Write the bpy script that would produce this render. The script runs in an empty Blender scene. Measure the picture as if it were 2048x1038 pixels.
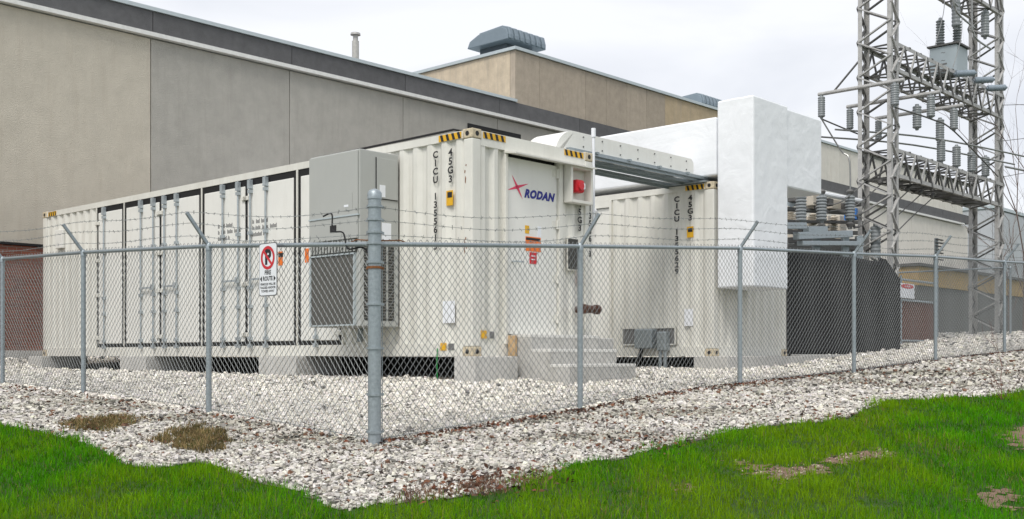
import bpy, math, random
import numpy as np
random.seed(7); rng = np.random.default_rng(7)
S = bpy.context.scene

# ------------------------------------------------------------------ camera, sky, sun, exposure
F, YH, TH, X0, Y0, CAMZ = 2205., 712., .8262, -.503, 13.986, 1.6
cam = bpy.data.cameras.new('camera'); camo = bpy.data.objects.new('camera', cam); S.collection.objects.link(camo)
camo.location = (0, 0, CAMZ); camo.rotation_euler = (math.radians(90), 0, 0)
cam.sensor_width = 36; cam.lens = F/2048*36; cam.shift_y = (YH-519)/2048; cam.clip_end = 2000; cam.clip_start = .05
S.camera = camo
SUN = (-.30, -.88, 1.25)
wd = bpy.data.worlds.new('World'); S.world = wd; wd.use_nodes = True
wn, wl = wd.node_tree.nodes, wd.node_tree.links; wn.clear()
out = wn.new('ShaderNodeOutputWorld'); bg1 = wn.new('ShaderNodeBackground'); bg2 = wn.new('ShaderNodeBackground')
sky = wn.new('ShaderNodeTexSky'); sky.sky_type = 'NISHITA'; sky.sun_disc = False
sky.sun_elevation = math.atan2(SUN[2], math.hypot(SUN[0], SUN[1])); sky.sun_rotation = math.atan2(SUN[0], SUN[1])
bg1.inputs[1].default_value = .1; wl.new(sky.outputs[0], bg1.inputs[0])
tc = wn.new('ShaderNodeTexCoord'); mp = wn.new('ShaderNodeMapping'); mp.inputs['Scale'].default_value = (1, 1, 2.6)
nz = wn.new('ShaderNodeTexNoise'); nz.inputs['Scale'].default_value = 2.3; nz.inputs['Detail'].default_value = 5; nz.inputs['Distortion'].default_value = .6
rp = wn.new('ShaderNodeValToRGB'); rp.color_ramp.elements[0].position = .34; rp.color_ramp.elements[1].position = .62
rp.color_ramp.elements[0].color = (.70, .725, .785, 1); rp.color_ramp.elements[1].color = (.93, .94, .97, 1)
wl.new(tc.outputs['Generated'], mp.inputs[0]); wl.new(mp.outputs[0], nz.inputs['Vector']); wl.new(nz.outputs[0], rp.inputs[0]); wl.new(rp.outputs[0], bg2.inputs[0])
bg2.inputs[1].default_value = .69
mx = wn.new('ShaderNodeMixShader'); mx.inputs[0].default_value = .93
wl.new(bg1.outputs[0], mx.inputs[1]); wl.new(bg2.outputs[0], mx.inputs[2]); wl.new(mx.outputs[0], out.inputs[0])
sd = bpy.data.lights.new('sun', 'SUN'); so = bpy.data.objects.new('sun', sd); S.collection.objects.link(so)
from mathutils import Vector
sd.energy = 1.5; sd.angle = math.radians(22); sd.color = (1, .96, .9)
so.rotation_euler = Vector(SUN).to_track_quat('Z', 'Y').to_euler(); so.location = (-5, -5, 20)
S.view_settings.view_transform = 'Standard'; S.view_settings.look = 'None'; S.view_settings.exposure = .68; S.view_settings.gamma = 1
S.render.engine = 'CYCLES'

# ------------------------------------------------------------------ frames: yard axes a (right, back) and b (left, back); z is height over the lens
CT, ST = math.cos(TH), math.sin(TH)
def W(a, b, z): return (X0+a*CT-b*ST, Y0+a*ST+b*CT, CAMZ+z)
def onA(a, u, v=0):
    m = (u-1024)/F; xx, yy = X0+a*CT, Y0+a*ST; b = (xx-m*yy)/(ST+m*CT); return b, (YH-v)*(yy+b*CT)/F
def onB(b, u, v=0):
    m = (u-1024)/F; xx, yy = X0-b*ST, Y0+b*CT; a = (m*yy-xx)/(CT-m*ST); return a, (YH-v)*(yy+a*ST)/F
def ab(X, Y): dx, dy = X-X0, Y-Y0; return dx*CT+dy*ST, -dx*ST+dy*CT
def atD(u, v, D): X = (u-1024)/F*D; a, b = ab(X, D); return a, b, (YH-v)*D/F

# ground relief: thin plate spline through surveyed points (a, b, z)
GP = np.array([(-3.18,6.45,-.42),(-3.2,3.88,-.49),(-3.35,.72,-.63),(-3.44,-2.24,-.82),(-.37,-2.03,-.60),(2.96,-2.04,-.39),(5.93,-2.37,-.27),(9.02,-2.34,-.11),(12.79,-2.16,.04),
 (0,-.3,-.335),(0,4,-.31),(0,8,-.27),(0,12.2,-.24),(2.5,-1,-.31),(5.75,-.3,-.24),(8.2,0,-.16),(11,0,0),(14.3,.8,.12),(-2,12,-.27),(5,6,-.27),(5,12,-.1),
 (0,14,-.02),(-10,14,-.15),(10,14,0),(30,14,.5),(54,14,.7),(-8,8,-.62),(-8,2,-.85),(-5.5,-4.5,-1.0),(1,-6,-.74),(6,-6,-.46),(12,-7,-.2),(20,-10,.05),(-12,0,-1.1),
 (-6,-10,-1.4),(0,-12,-1.15),(10,-14,-.7),(-9.94,-9.85,-1.62),(21,.5,.55),(18,2,.35),(26,5,.7),(-14,-14,-1.9),(28,-6,.5),(-16,10,-.6)])
def _u(r2): return .5*r2*np.log(r2+1e-9)
_n = len(GP); _K = _u(((GP[:, None, :2]-GP[None, :, :2])**2).sum(-1))+np.eye(_n)*.6; _P = np.c_[np.ones(_n), GP[:, :2]]
_w = np.linalg.solve(np.block([[_K, _P], [_P.T, np.zeros((3, 3))]]), np.r_[GP[:, 2], 0, 0, 0])
def ground(a, b):
    a = np.clip(np.asarray(a, float), -16, 32); b = np.clip(np.asarray(b, float), -14, 15)
    sh = a.shape; p = np.c_[a.ravel(), b.ravel()]; o = np.empty(len(p))
    for i in range(0, len(p), 40000):
        q = p[i:i+40000]; o[i:i+40000] = _u(((q[:, None]-GP[None, :, :2])**2).sum(-1))@_w[:_n]+_w[_n]+q@_w[_n+1:]
    return o.reshape(sh)
def g(a, b): return float(ground(np.array([a]), np.array([b]))[0])
def unproject(u, v):
    D = 4.
    while D < 60:
        a, b, z = atD(u, v, D)
        if z <= g(a, b): break
        D += .1
    lo, hi = D-.1, D
    for _ in range(12):
        m = (lo+hi)/2; a, b, z = atD(u, v, m)
        if z <= g(a, b): hi = m
        else: lo = m
    return a, b

# ------------------------------------------------------------------ materials
def mat(name, col, rough=.6, metal=0, var=.12, scale=6, bump=.0, bscale=60, streak=0, streak_col=(.2, .15, .1), attr=None, spec=.4, island=0, bdist=.02, bdistort=0):
    m = bpy.data.materials.new(name); m.use_nodes = True; n, l = m.node_tree.nodes, m.node_tree.links
    p = n['Principled BSDF']; p.inputs['Roughness'].default_value = rough; p.inputs['Metallic'].default_value = metal
    p.inputs['Specular IOR Level'].default_value = spec
    t = n.new('ShaderNodeTexCoord')
    if attr:
        at = n.new('ShaderNodeAttribute'); at.attribute_name = attr; cur = at.outputs['Color']
    else:
        rgb = n.new('ShaderNodeRGB'); rgb.outputs[0].default_value = (*col, 1); cur = rgb.outputs[0]
    if var:
        no = n.new('ShaderNodeTexNoise'); no.inputs['Scale'].default_value = scale; no.inputs['Detail'].default_value = 6; no.inputs['Roughness'].default_value = .65
        l.new(t.outputs['Object'], no.inputs['Vector'])
        mr = n.new('ShaderNodeMapRange'); mr.inputs[1].default_value = .25; mr.inputs[2].default_value = .75; mr.inputs[3].default_value = 1-var; mr.inputs[4].default_value = 1+var
        l.new(no.outputs[0], mr.inputs[0])
        if island:
            gi = n.new('ShaderNodeObjectInfo'); m2 = n.new('ShaderNodeMapRange'); m2.inputs[3].default_value = 1-island; m2.inputs[4].default_value = 1+island
            l.new(gi.outputs['Random'], m2.inputs[0]); mm = n.new('ShaderNodeMath'); mm.operation = 'MULTIPLY'; l.new(mr.outputs[0], mm.inputs[0]); l.new(m2.outputs[0], mm.inputs[1]); fac = mm.outputs[0]
        else: fac = mr.outputs[0]
        vm = n.new('ShaderNodeVectorMath'); vm.operation = 'SCALE'; l.new(cur, vm.inputs[0]); l.new(fac, vm.inputs['Scale']); cur = vm.outputs[0]
        rr = n.new('ShaderNodeMapRange'); rr.inputs[3].default_value = max(.05, rough-.12); rr.inputs[4].default_value = min(1, rough+.12); l.new(no.outputs[0], rr.inputs[0]); l.new(rr.outputs[0], p.inputs['Roughness'])
    if streak:
        mpn = n.new('ShaderNodeMapping'); mpn.inputs['Scale'].default_value = (2.2, 2.2, .22); l.new(t.outputs['Object'], mpn.inputs[0])
        s2 = n.new('ShaderNodeTexNoise'); s2.inputs['Scale'].default_value = 2.5; s2.inputs['Detail'].default_value = 8; s2.inputs['Roughness'].default_value = .7; l.new(mpn.outputs[0], s2.inputs['Vector'])
        m3 = n.new('ShaderNodeMapRange'); m3.inputs[1].default_value = .5; m3.inputs[2].default_value = .78; m3.inputs[3].default_value = 0; m3.inputs[4].default_value = streak; l.new(s2.outputs[0], m3.inputs[0])
        mi = n.new('ShaderNodeMix'); mi.data_type = 'RGBA'; l.new(m3.outputs[0], mi.inputs[0]); l.new(cur, mi.inputs[6]); mi.inputs[7].default_value = (*streak_col, 1); cur = mi.outputs[2]
    l.new(cur, p.inputs['Base Color'])
    if bump:
        b = n.new('ShaderNodeTexNoise'); b.inputs['Scale'].default_value = bscale; b.inputs['Detail'].default_value = 4; l.new(t.outputs['Object'], b.inputs['Vector'])
        bp = n.new('ShaderNodeBump'); bp.inputs['Strength'].default_value = bump; bp.inputs['Distance'].default_value = bdist; b.inputs['Distortion'].default_value = bdistort; l.new(b.outputs[0], bp.inputs['Height']); l.new(bp.outputs[0], p.inputs['Normal'])
    return m
M = dict(
 paint=mat('container_paint', (.73, .72, .665), .5, 0, .07, 3, .05, 30, .3, (.47, .43, .36)),
 paint2=mat('door_paint', (.80, .795, .755), .45, 0, .04, 2, .05, 8, .18, (.5, .46, .38)),
 rust=mat('rust', (.22, .09, .035), .9, 0, .5, 30, .4, 90), casting=mat('casting_paint', (.58, .5, .36), .7, 0, .35, 22, .2, 60, .8, (.2, .08, .03)),
 rubber=mat('rubber_seal', (.012, .012, .013), .7, 0, .2), black=mat('black_ink', (.02, .02, .022), .6, 0, 0), yellow=mat('hazard_yellow', (.75, .42, .02), .5, 0, .1, 20),
 orange=mat('label_orange', (.85, .2, .03), .5, 0, .05), red=mat('label_red', (.6, .02, .03), .4, 0, .08), white=mat('label_white', (.82, .84, .88), .5, 0, .03), blue=mat('logo_blue', (.015, .02, .25), .45, 0, 0),
 pink=mat('logo_pink', (.75, .05, .13), .45, 0, 0), greyink=mat('grey_ink', (.16, .16, .16), .6, 0, 0),
 galv=mat('galvanized_steel', (.33, .375, .40), .42, .5, .22, 35, .12, 120), wire=mat('galvanized_wire', (.25, .265, .265), .5, .35, .15, 30),
 steelgrey=mat('lock_bar_zinc', (.45, .50, .53), .4, .4, .15, 20),
 acgrey=mat('cabinet_grey', (.43, .44, .42), .45, 0, .03, 4, .02, 40, .06, (.3, .3, .28)), acdark=mat('coil_dark', (.06, .06, .055), .7, .2, .2, 40), fin=mat('coil_fin', (.21, .205, .19), .5, .3, .15, 30),
 conc=mat('cast_concrete', (.56, .55, .525), .9, 0, .16, 8, .5, 45, .3, (.3, .28, .24)),
 stepconc=mat('step_concrete_shaded', (.50, .49, .465), .9, 0, .2, 6, .5, 45, .4, (.27, .25, .21)),  # riser and side tone, shade put into the colour
 wall=mat('aggregate_panel', (.40, .385, .35), .92, 0, .13, 2.2, .8, 55, .4, (.27, .255, .225), island=.06), wallpale=mat('pale_tan_panel', (.52, .48, .405), .92, 0, .10, 2.2, .7, 45, .5, (.42, .37, .3), island=.05), wallfar=mat('pale_hazed_panel', (.70, .67, .61), .92, 0, .08, 2.2, .7, 45, .5, (.56, .5, .42), island=.04), walltan3=mat('ochre_panel', (.50, .40, .27), .92, 0, .15, 3, .7, 45, .6, (.34, .3, .26), island=.06), walltan=mat('tan_panel_shaded', (.42, .36, .29), .92, 0, .14, 4, .7, 50, .5, (.30, .26, .22), island=.07),  # far panels: haze put into the colour; tan panel: shaded-side tone
 walltan2=mat('tan_end_panel_lit', (.58, .49, .37), .92, 0, .18, 3, .6, 40, .7, (.36, .32, .27)),  # same tan painted lighter for the sunlit end face
 band=mat('dark_fascia_panel', (.12, .12, .125), .85, 0, .2, 4, .5, 60, .3, (.14, .14, .14), island=.08), coping=mat('coping_metal', (.50, .56, .58), .4, .3, .08, 5), arrester=mat('arrester_polymer', (.24, .29, .34), .45, 0, .1, 8), drip=mat('white_drip_flashing', (.72, .72, .70), .5, 0, .1, 8),
 joint=mat('joint_backing', (.06, .058, .055), .9, 0, .1), roof=mat('roof_membrane', (.2, .2, .2), .9),
 duct=mat('white_membrane_wrap', (.86, .88, .91), .55, 0, .025, 2, .55, 2.6, .12, (.74, .76, .78), bdist=.03, bdistort=.8), black_tarp=mat('black_mesh_fabric', (.012, .012, .014), .85, 0, .25, 10, .5, 160),
 vent=mat('vent_blue_grey', (.22, .27, .31), .45, .3, .08, 6), ventdark=mat('vent_base', (.09, .11, .13), .6, .2, .1), flue=mat('flue_steel', (.48, .47, .44), .4, .4, .15, 12),
 lattice=mat('weathered_lattice_steel', (.46, .455, .445), .6, .25, .2, 12, .15, 60, .3, (.16, .13, .1)), darksteel=mat('dark_and_shaded_steel', (.14, .138, .135), .6, .3, .2, 12),  # dark steel also serves rear bracing, its shade put into the colour
 porcelain=mat('grey_porcelain', (.24, .26, .27), .3, 0, .12, 15), bushing=mat('beige_bushing', (.55, .50, .42), .4, 0, .1, 10), trafo=mat('transformer_grey', (.40, .46, .49), .45, 0, .06, 5),
 bluepaint=mat('blue_paint', (.03, .2, .6), .4), bus=mat('aluminium_bus', (.34, .345, .34), .4, .6, .1, 10), brass=mat('aged_brass', (.10, .05, .035), .5, .5, .3, 30),
 green=mat('green_wire', (.02, .25, .06), .5), wood=mat('weathered_plywood', (.52, .36, .2), .85, 0, .25, 12, .3, 40), brown=mat('brown_sheet', (.13, .06, .045), .7, 0, .15, 8),
 farmetal=mat('pale_metal_siding', (.48, .5, .53), .6, 0, .06, 1), tanbrick=mat('tan_brickwork', (.42, .29, .13), .9, 0, .2, 5, .4, 20), bark=mat('bark', (.16, .12, .105), .9, 0, .25, 30),
 redtwig=mat('red_twig_bark', (.16, .06, .045), .8), leaf=mat('dry_leaf', (.16, .06, .03), .85, 0, .1, attr='tint'),
 stone=mat('crushed_limestone', (.6, .58, .54), .9, 0, .12, 40, attr='tint'), grass=mat('lawn_blade', (.05, .16, .02), .7, 0, .0, attr='tint', spec=.04),
 straw=mat('straw_blade', (.3, .2, .09), .8, 0, .0, attr='tint', spec=.2),
 bed=mat('gravel_bed_gap_shade', (.13, .115, .095), .95, 0, .35, 30, 1, 40), soil=mat('lawn_soil', (.03, .07, .006), .95, 0, .4, 6, .6, 30), dirt=mat('bare_dirt', (.19, .12, .085), .95, 0, .4, 14, .8, 40),  # gravel bed darkened so gaps between stones read as shade
)
for nm in ('grass', 'straw'):
    n_, l_ = M[nm].node_tree.nodes, M[nm].node_tree.links; pb_ = n_['Principled BSDF']; tr_ = n_.new('ShaderNodeBsdfTranslucent'); mx_ = n_.new('ShaderNodeMixShader'); mx_.inputs[0].default_value = .4
    l_.new(pb_.inputs['Base Color'].links[0].from_socket, tr_.inputs[0]); l_.new(pb_.outputs[0], mx_.inputs[1]); l_.new(tr_.outputs[0], mx_.inputs[2]); l_.new(mx_.outputs[0], n_['Material Output'].inputs[0])
# brown brickwork of the building's base course
bm_ = M['brick'] = bpy.data.materials.new('brown_brickwork'); bm_.use_nodes = True; n_, l_ = bm_.node_tree.nodes, bm_.node_tree.links
tcx = n_.new('ShaderNodeTexCoord'); mpx = n_.new('ShaderNodeMapping'); mpx.inputs['Rotation'].default_value = (math.radians(90), 0, 0); bt = n_.new('ShaderNodeTexBrick')
bt.inputs['Scale'].default_value = 1; bt.inputs['Brick Width'].default_value = .2; bt.inputs['Row Height'].default_value = .075; bt.inputs['Mortar Size'].default_value = .006
bt.inputs[1].default_value = (.24, .075, .045, 1); bt.inputs[2].default_value = (.16, .055, .038, 1); bt.inputs[3].default_value = (.2, .17, .14, 1)
l_.new(tcx.outputs['Object'], mpx.inputs[0]); l_.new(mpx.outputs[0], bt.inputs[0]); l_.new(bt.outputs[0], n_['Principled BSDF'].inputs['Base Color']); n_['Principled BSDF'].inputs['Roughness'].default_value = .85
bpx = n_.new('ShaderNodeBump'); bpx.inputs['Strength'].default_value = .5; bpx.invert = True; bpx.inputs['Distance'].default_value = .01; l_.new(bt.outputs[1], bpx.inputs['Height']); l_.new(bpx.outputs[0], n_['Principled BSDF'].inputs['Normal'])

# ------------------------------------------------------------------ mesh builder (yard coordinates)
BASE = {}
def tag(o, label, cat, group=None):
    o['label'] = label; o['category'] = cat
    if group: o['group'] = group
def thing(name, label, cat, base, group=None):
    o = bpy.data.objects.new(name, None); S.collection.objects.link(o); o.empty_display_size = .2
    o.location = W(*base); o.rotation_euler = (0, 0, TH); BASE[o] = base; tag(o, label, cat, group); return o
class MB:
    def __init__(s): s.v = []; s.f = []
    def add(s, vs, fs):
        k = len(s.v); s.v += [tuple(p) for p in vs]; s.f += [tuple(i+k for i in f) for f in fs]; return s
    def box(s, a0, a1, b0, b1, z0, z1):
        a0, a1 = sorted((a0, a1)); b0, b1 = sorted((b0, b1)); z0, z1 = sorted((z0, z1))
        return s.add([(a0,b0,z0),(a1,b0,z0),(a1,b1,z0),(a0,b1,z0),(a0,b0,z1),(a1,b0,z1),(a1,b1,z1),(a0,b1,z1)], [(3,2,1,0),(4,5,6,7),(0,1,5,4),(1,2,6,5),(2,3,7,6),(3,0,4,7)])
    def prism(s, poly, axis, t0, t1):   # poly of 2D points; axis 'a': (b,z), 'b': (a,z), 'z': (a,b)
        n = len(poly); P = {'a': lambda p, t: (t, p[0], p[1]), 'b': lambda p, t: (p[0], t, p[1]), 'z': lambda p, t: (p[0], p[1], t)}[axis]
        return s.add([P(p, t0) for p in poly]+[P(p, t1) for p in poly], [tuple(range(n))[::-1], tuple(range(n, 2*n))]+[(i, (i+1) % n, n+(i+1) % n, n+i) for i in range(n)])
    def tube(s, pts, r, n=8, r2=None, cap=True):
        pts = [Vector(p) for p in pts]; k = len(s.v); up = None
        for i, p in enumerate(pts):
            d = (pts[min(i+1, len(pts)-1)]-pts[max(i-1, 0)]).normalized()
            if up is None: up = d.orthogonal().normalized()
            x = (up-d*up.dot(d)); x = x.normalized() if x.length > 1e-5 else d.orthogonal().normalized(); up = x; y = d.cross(x)
            rr = r if r2 is None else r+(r2-r)*i/(len(pts)-1)
            for j in range(n):
                t = 2*math.pi*j/n+.3; s.v.append(tuple(p+x*math.cos(t)*rr+y*math.sin(t)*rr))
        for i in range(len(pts)-1):
            for j in range(n): s.f.append((k+i*n+j, k+i*n+(j+1) % n, k+(i+1)*n+(j+1) % n, k+(i+1)*n+j))
        if cap: s.f.append(tuple(k+j for j in range(n))[::-1]); s.f.append(tuple(k+(len(pts)-1)*n+j for j in range(n)))
        return s
    def lathe(s, prof, c, d=(0, 0, 1), n=14):  # prof: (r, t) along d from c
        d = Vector(d).normalized(); x = d.orthogonal().normalized(); y = d.cross(x); c = Vector(c); k = len(s.v)
        for r, t in prof:
            for j in range(n): q = 2*math.pi*j/n; s.v.append(tuple(c+d*t+x*math.cos(q)*r+y*math.sin(q)*r))
        for i in range(len(prof)-1):
            for j in range(n): s.f.append((k+i*n+j, k+i*n+(j+1) % n, k+(i+1)*n+(j+1) % n, k+(i+1)*n+j))
        s.f.append(tuple(k+j for j in range(n))[::-1]); s.f.append(tuple(k+(len(prof)-1)*n+j for j in range(n))); return s
    def bar(s, p, q, w, h=None, up=(0, 0, 1)):
        p, q = Vector(p), Vector(q); d = (q-p).normalized(); u = Vector(up); h = h or w
        x = d.cross(u); x = x.normalized() if x.length > 1e-4 else d.orthogonal().normalized(); y = x.cross(d)
        c = [x*i*w/2+y*j*h/2 for i, j in ((-1,-1),(1,-1),(1,1),(-1,1))]
        return s.add([p+e for e in c]+[q+e for e in c], [(3,2,1,0),(4,5,6,7),(0,1,5,4),(1,2,6,5),(2,3,7,6),(3,0,4,7)])
    def angle(s, p, q, w, u, v):   # L-section from p to q with flanges along u and v
        u, v = Vector(u)*w, Vector(v)*w; t = .12
        return s.add([Vector(e)+o for e in (p, q) for o in (Vector(), u, u+v*t, u*t+v*t, u*t+v, v)], [(0,1,7,6),(1,2,8,7),(2,3,9,8),(3,4,10,9),(4,5,11,10),(5,0,6,11),(5,4,3,2,1,0),(6,7,8,9,10,11)])
    def corr(s, axis, u0, u1, z0, z1, plane, inward, depth=.036, pitch=.274, off=0, th=.004):
        pts = []; u = u0
        ph = lambda u: ((u+off)/pitch) % 1
        def h(t): return 0 if t < .27 else ((t-.27)/.23 if t < .5 else (1 if t < .77 else 1-(t-.77)/.23))
        us = [u0, u1]; k = math.floor((u0+off)/pitch)-1
        while k*pitch-off < u1+pitch:
            us += [(k+t)*pitch-off for t in (0, .27, .5, .77) if u0 < (k+t)*pitch-off < u1]; k += 1
        us = sorted(us); k = len(s.v)
        for u in us:
            w = plane+inward*depth*h(ph(u))
            for z in (z0, z1): s.v.append((w, u, z) if axis == 'b' else (u, w, z))
        for i in range(len(us)-1): s.f.append((k+2*i, k+2*i+2, k+2*i+3, k+2*i+1))
        return s
    def build(s, name, m, parent=None, base=None, smooth=False, bevel=0, kind=None):
        b = BASE[parent] if parent else base
        me = bpy.data.meshes.new(name); me.from_pydata([(p[0]-b[0], p[1]-b[1], p[2]-b[2]) for p in s.v], [], s.f)
        import bmesh
        bm = bmesh.new(); bm.from_mesh(me); bmesh.ops.recalc_face_normals(bm, faces=bm.faces); bm.to_mesh(me); bm.free()
        me.materials.append(M[m] if isinstance(m, str) else m)
        if smooth: me.shade_smooth() if smooth is True else me.shade_auto_smooth(smooth) if hasattr(me, 'shade_auto_smooth') else None
        o = bpy.data.objects.new(name, me); S.collection.objects.link(o); BASE[o] = b
        if smooth:
            me.shade_smooth(); md = None
            me.set_sharp_from_angle(angle=math.radians(40))
        if parent: o.parent = parent
        else: o.location = W(*b); o.rotation_euler = (0, 0, TH)
        if bevel: md = o.modifiers.new('bevel', 'BEVEL'); md.width = bevel; md.segments = 2; md.limit_method = 'ANGLE'
        if kind: o['kind'] = kind
        return o
    def top(s, name, m, label, cat, base, group=None, **k):
        o = s.build(name, m, None, base, **k); tag(o, label, cat, group); return o
def copy_tree(o, parent=None):
    c = o.copy(); S.collection.objects.link(c); c.parent = parent; BASE[c] = BASE.get(o)
    for ch in list(o.children): copy_tree(ch, c)
    return c
_tc = {}
def glyphs(txt, size, align='CENTER', spacing=1.0, shear=0, bold=0, lead=1):
    cu = bpy.data.curves.new('t', 'FONT'); cu.body = txt; cu.size = size; cu.align_x = align; cu.align_y = 'CENTER'; cu.space_character = spacing; cu.shear = shear; cu.offset = bold; cu.space_line = lead; cu.resolution_u = 3
    o = bpy.data.objects.new('t', cu); S.collection.objects.link(o); dg = bpy.context.evaluated_depsgraph_get(); me = o.evaluated_get(dg).to_mesh()
    v = [tuple(p.co) for p in me.vertices]; f = [tuple(p.vertices) for p in me.polygons]
    o.evaluated_get(dg).to_mesh_clear(); bpy.data.objects.remove(o); bpy.data.curves.remove(cu); return v, f
def lettering(txt, size, face, plane, u, z, m, parent, name='lettering', sx=1, **k):
    v, f = glyphs(txt, size, **k); mb = MB()
    mb.add([((plane, u-p[0]*sx, z+p[1]) if face == 'A' else (u+p[0]*sx, plane, z+p[1])) for p in v], f)
    return mb.build(name, m, parent)
def rect(face, plane, x0, x1, y0, y1, th=.004):   # picture rectangle laid on a face as a thin plate
    mb = MB(); xm, ym = (x0+x1)/2, (y0+y1)/2
    if face == 'A':
        b0, b1 = onA(plane, x0)[0], onA(plane, x1)[0]; z0, z1 = onA(plane, xm, y1)[1], onA(plane, xm, y0)[1]; mb.box(plane-th, plane, b0, b1, z0, z1)
    else:
        a0, a1 = onB(plane, x0)[0], onB(plane, x1)[0]; z0, z1 = onB(plane, xm, y1)[1], onB(plane, xm, y0)[1]; mb.box(a0, a1, plane-th, plane, z0, z1)
    return mb
def hazard(face, plane, u0, u1, z0, z1, parent):
    mb = MB(); P = (lambda u, z, t: (plane-t, u, z)) if face == 'A' else (lambda u, z, t: (u, plane-t, z))
    o = (MB().box(plane-.003, plane, u0, u1, z0, z1) if face == 'A' else MB().box(u0, u1, plane-.003, plane, z0, z1)).build('hazard_strip', 'yellow', parent)
    n = 4; w = (u1-u0)/n; sh = w*.45*(1 if face == 'A' else -1)
    for i in range(n):
        q = [(u0+w*(i+.05)+max(0, -sh)*.6, z0), (u0+w*(i+.5)+max(0, -sh)*.6, z0), (u0+w*(i+.5)+max(0, sh)*.6, z1), (u0+w*(i+.05)+max(0, sh)*.6, z1)]
        mb.add([P(min(max(u, u0), u1), z, .005) for u, z in q], [(0, 1, 2, 3)])
    mb.build('hazard_stripe', 'black', o)

# ------------------------------------------------------------------ ground, gravel bed
def gridmesh(name, A, B, m, dz=0, mask=None):
    AA, BB = np.meshgrid(A, B, indexing='ij'); Z = ground(AA, BB)+dz
    X = X0+AA*CT-BB*ST; Y = Y0+AA*ST+BB*CT
    v = np.stack([X, Y, Z+CAMZ], -1).reshape(-1, 3); nb = len(B); f = []
    for i in range(len(A)-1):
        for j in range(nb-1):
            if mask is None or mask[i, j]: f.append((i*nb+j, (i+1)*nb+j, (i+1)*nb+j+1, i*nb+j+1))
    me = bpy.data.meshes.new(name); me.from_pydata(v.tolist(), [], f); me.materials.append(M[m]); me.shade_smooth()
    o = bpy.data.objects.new(name, me); S.collection.objects.link(o); o['kind'] = 'structure'; return o
spread = lambda lo, hi, st: np.r_[[lo-400, lo-150, lo-60, lo-20, lo-6], np.arange(lo, hi, st), [hi, hi+6, hi+20, hi+60, hi+150, hi+400]]
gridmesh('ground', spread(-16, 32, .5), spread(-14, 16, .5), 'soil')
EDGE = [(-260,800),(-120,815),(0,850),(60,862),(150,880),(210,905),(250,930),(290,938),(340,935),(380,925),(410,925),(450,940),(500,962),(540,968),(600,985),(640,1005),(665,1020),(700,1022),(760,1010),(850,1003),(960,990),(1050,970),(1090,955),(1150,930),(1230,920),(1310,900),(1400,878),(1480,860),(1560,850),(1640,845),(1700,835),(1740,815),(1790,800),(1850,800),(1900,795),(1960,795),(2048,785),(2150,770),(2300,755)]
POLY = np.array([unproject(*p) for p in EDGE]+[(27, -5), (30, 13.9), (-13, 13.9), (-13, 9)])
def inside(poly, a, b):
    r = np.zeros(np.shape(a), bool); n = len(poly)
    for i in range(n):
        (x1, y1), (x2, y2) = poly[i], poly[(i+1) % n]
        c = ((y1 > b) != (y2 > b)); r ^= c & (a < (x2-x1)*(b-y1)/((y2-y1) if y2 != y1 else 1e-9)+x1)
    return r
GA, GB = np.arange(-13.2, 30.2, .11), np.arange(-8, 14, .11)
cA, cB = np.meshgrid(GA[:-1]+.055, GB[:-1]+.055, indexing='ij')
gridmesh('gravel_bed', GA, GB, 'bed', .006, inside(POLY, cA, cB))

# ------------------------------------------------------------------ main building behind the yard
BW = 14.0
bd = thing('factory_building', 'long grey concrete factory hall with dark fascia and raised tan upper storey', 'building', (20, BW, 0))
aL, aR, aK = -9., 54., 16.05
MB().box(aL, aR, BW+.12, BW+12, -.6, 8.0).build('backing_wall', 'joint', bd)
MB().box(aL+.1, aK, BW+.2, BW+11, 8.0, 8.04).build('lower_roof', 'roof', bd)
k0 = 3.38-3.96*3; xs = [k0+3.96*i for i in range(17)]+[aR]
for x, y in zip(xs[:-1], xs[1:]):
    x = max(x, aL); 
    if y-x < .2: continue
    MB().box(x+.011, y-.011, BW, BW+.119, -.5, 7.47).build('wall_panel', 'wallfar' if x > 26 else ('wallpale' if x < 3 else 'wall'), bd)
    MB().box(x+.009, y-.009, BW-.10, BW+.118, 7.61, 8.09).build('fascia_panel', 'band', bd)
MB().box(aL, aR, BW-.15, BW+.117, 7.5, 7.595).build('drip_flashing', 'drip', bd)
MB().box(aL, aK-.02, BW-.15, BW+.3, 8.1, 8.19).build('coping', 'coping', bd)
MB().box(aK+.11, aR-.02, BW+.2, BW+10, 8.01, 9.78).build('upper_core', 'joint', bd)
x = aK; i = 0
while x < aR-.2:
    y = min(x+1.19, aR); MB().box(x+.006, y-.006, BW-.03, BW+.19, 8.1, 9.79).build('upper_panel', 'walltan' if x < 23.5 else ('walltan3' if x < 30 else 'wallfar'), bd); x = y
MB().box(aK, aK+.1, BW+.2, BW+10, 8.05, 9.79).build('upper_end_panel', 'walltan2', bd)
MB().box(aK-.07, aR, BW-.1, BW+10, 9.8, 9.9).build('upper_coping', 'coping', bd)
bl = MB().box(aL, 4., BW-.12, BW-.002, -.5, 2.36).build('brick_base', 'brick', bd)
MB().box(aL, 4.02, BW-.16, BW-.004, 2.37, 2.42).build('brick_cap', 'rubber', bl)
MB().box(aL, 4.0, BW-.2, BW-.121, -.5, .12).build('concrete_plinth', 'conc', bd)
lv = rect('B', BW-.01, 935, 1040, 258, 272, .04).build('wall_louver', 'rubber', bd)
for q in range(3):
    a0, zz = onB(BW-.06, 940, 259+q*5); a1, _ = onB(BW-.06, 1038, 262); MB().box(a0, a1, BW-.09, BW-.06, zz-.05, zz).build('louver_slat', 'wall', lv)
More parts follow.
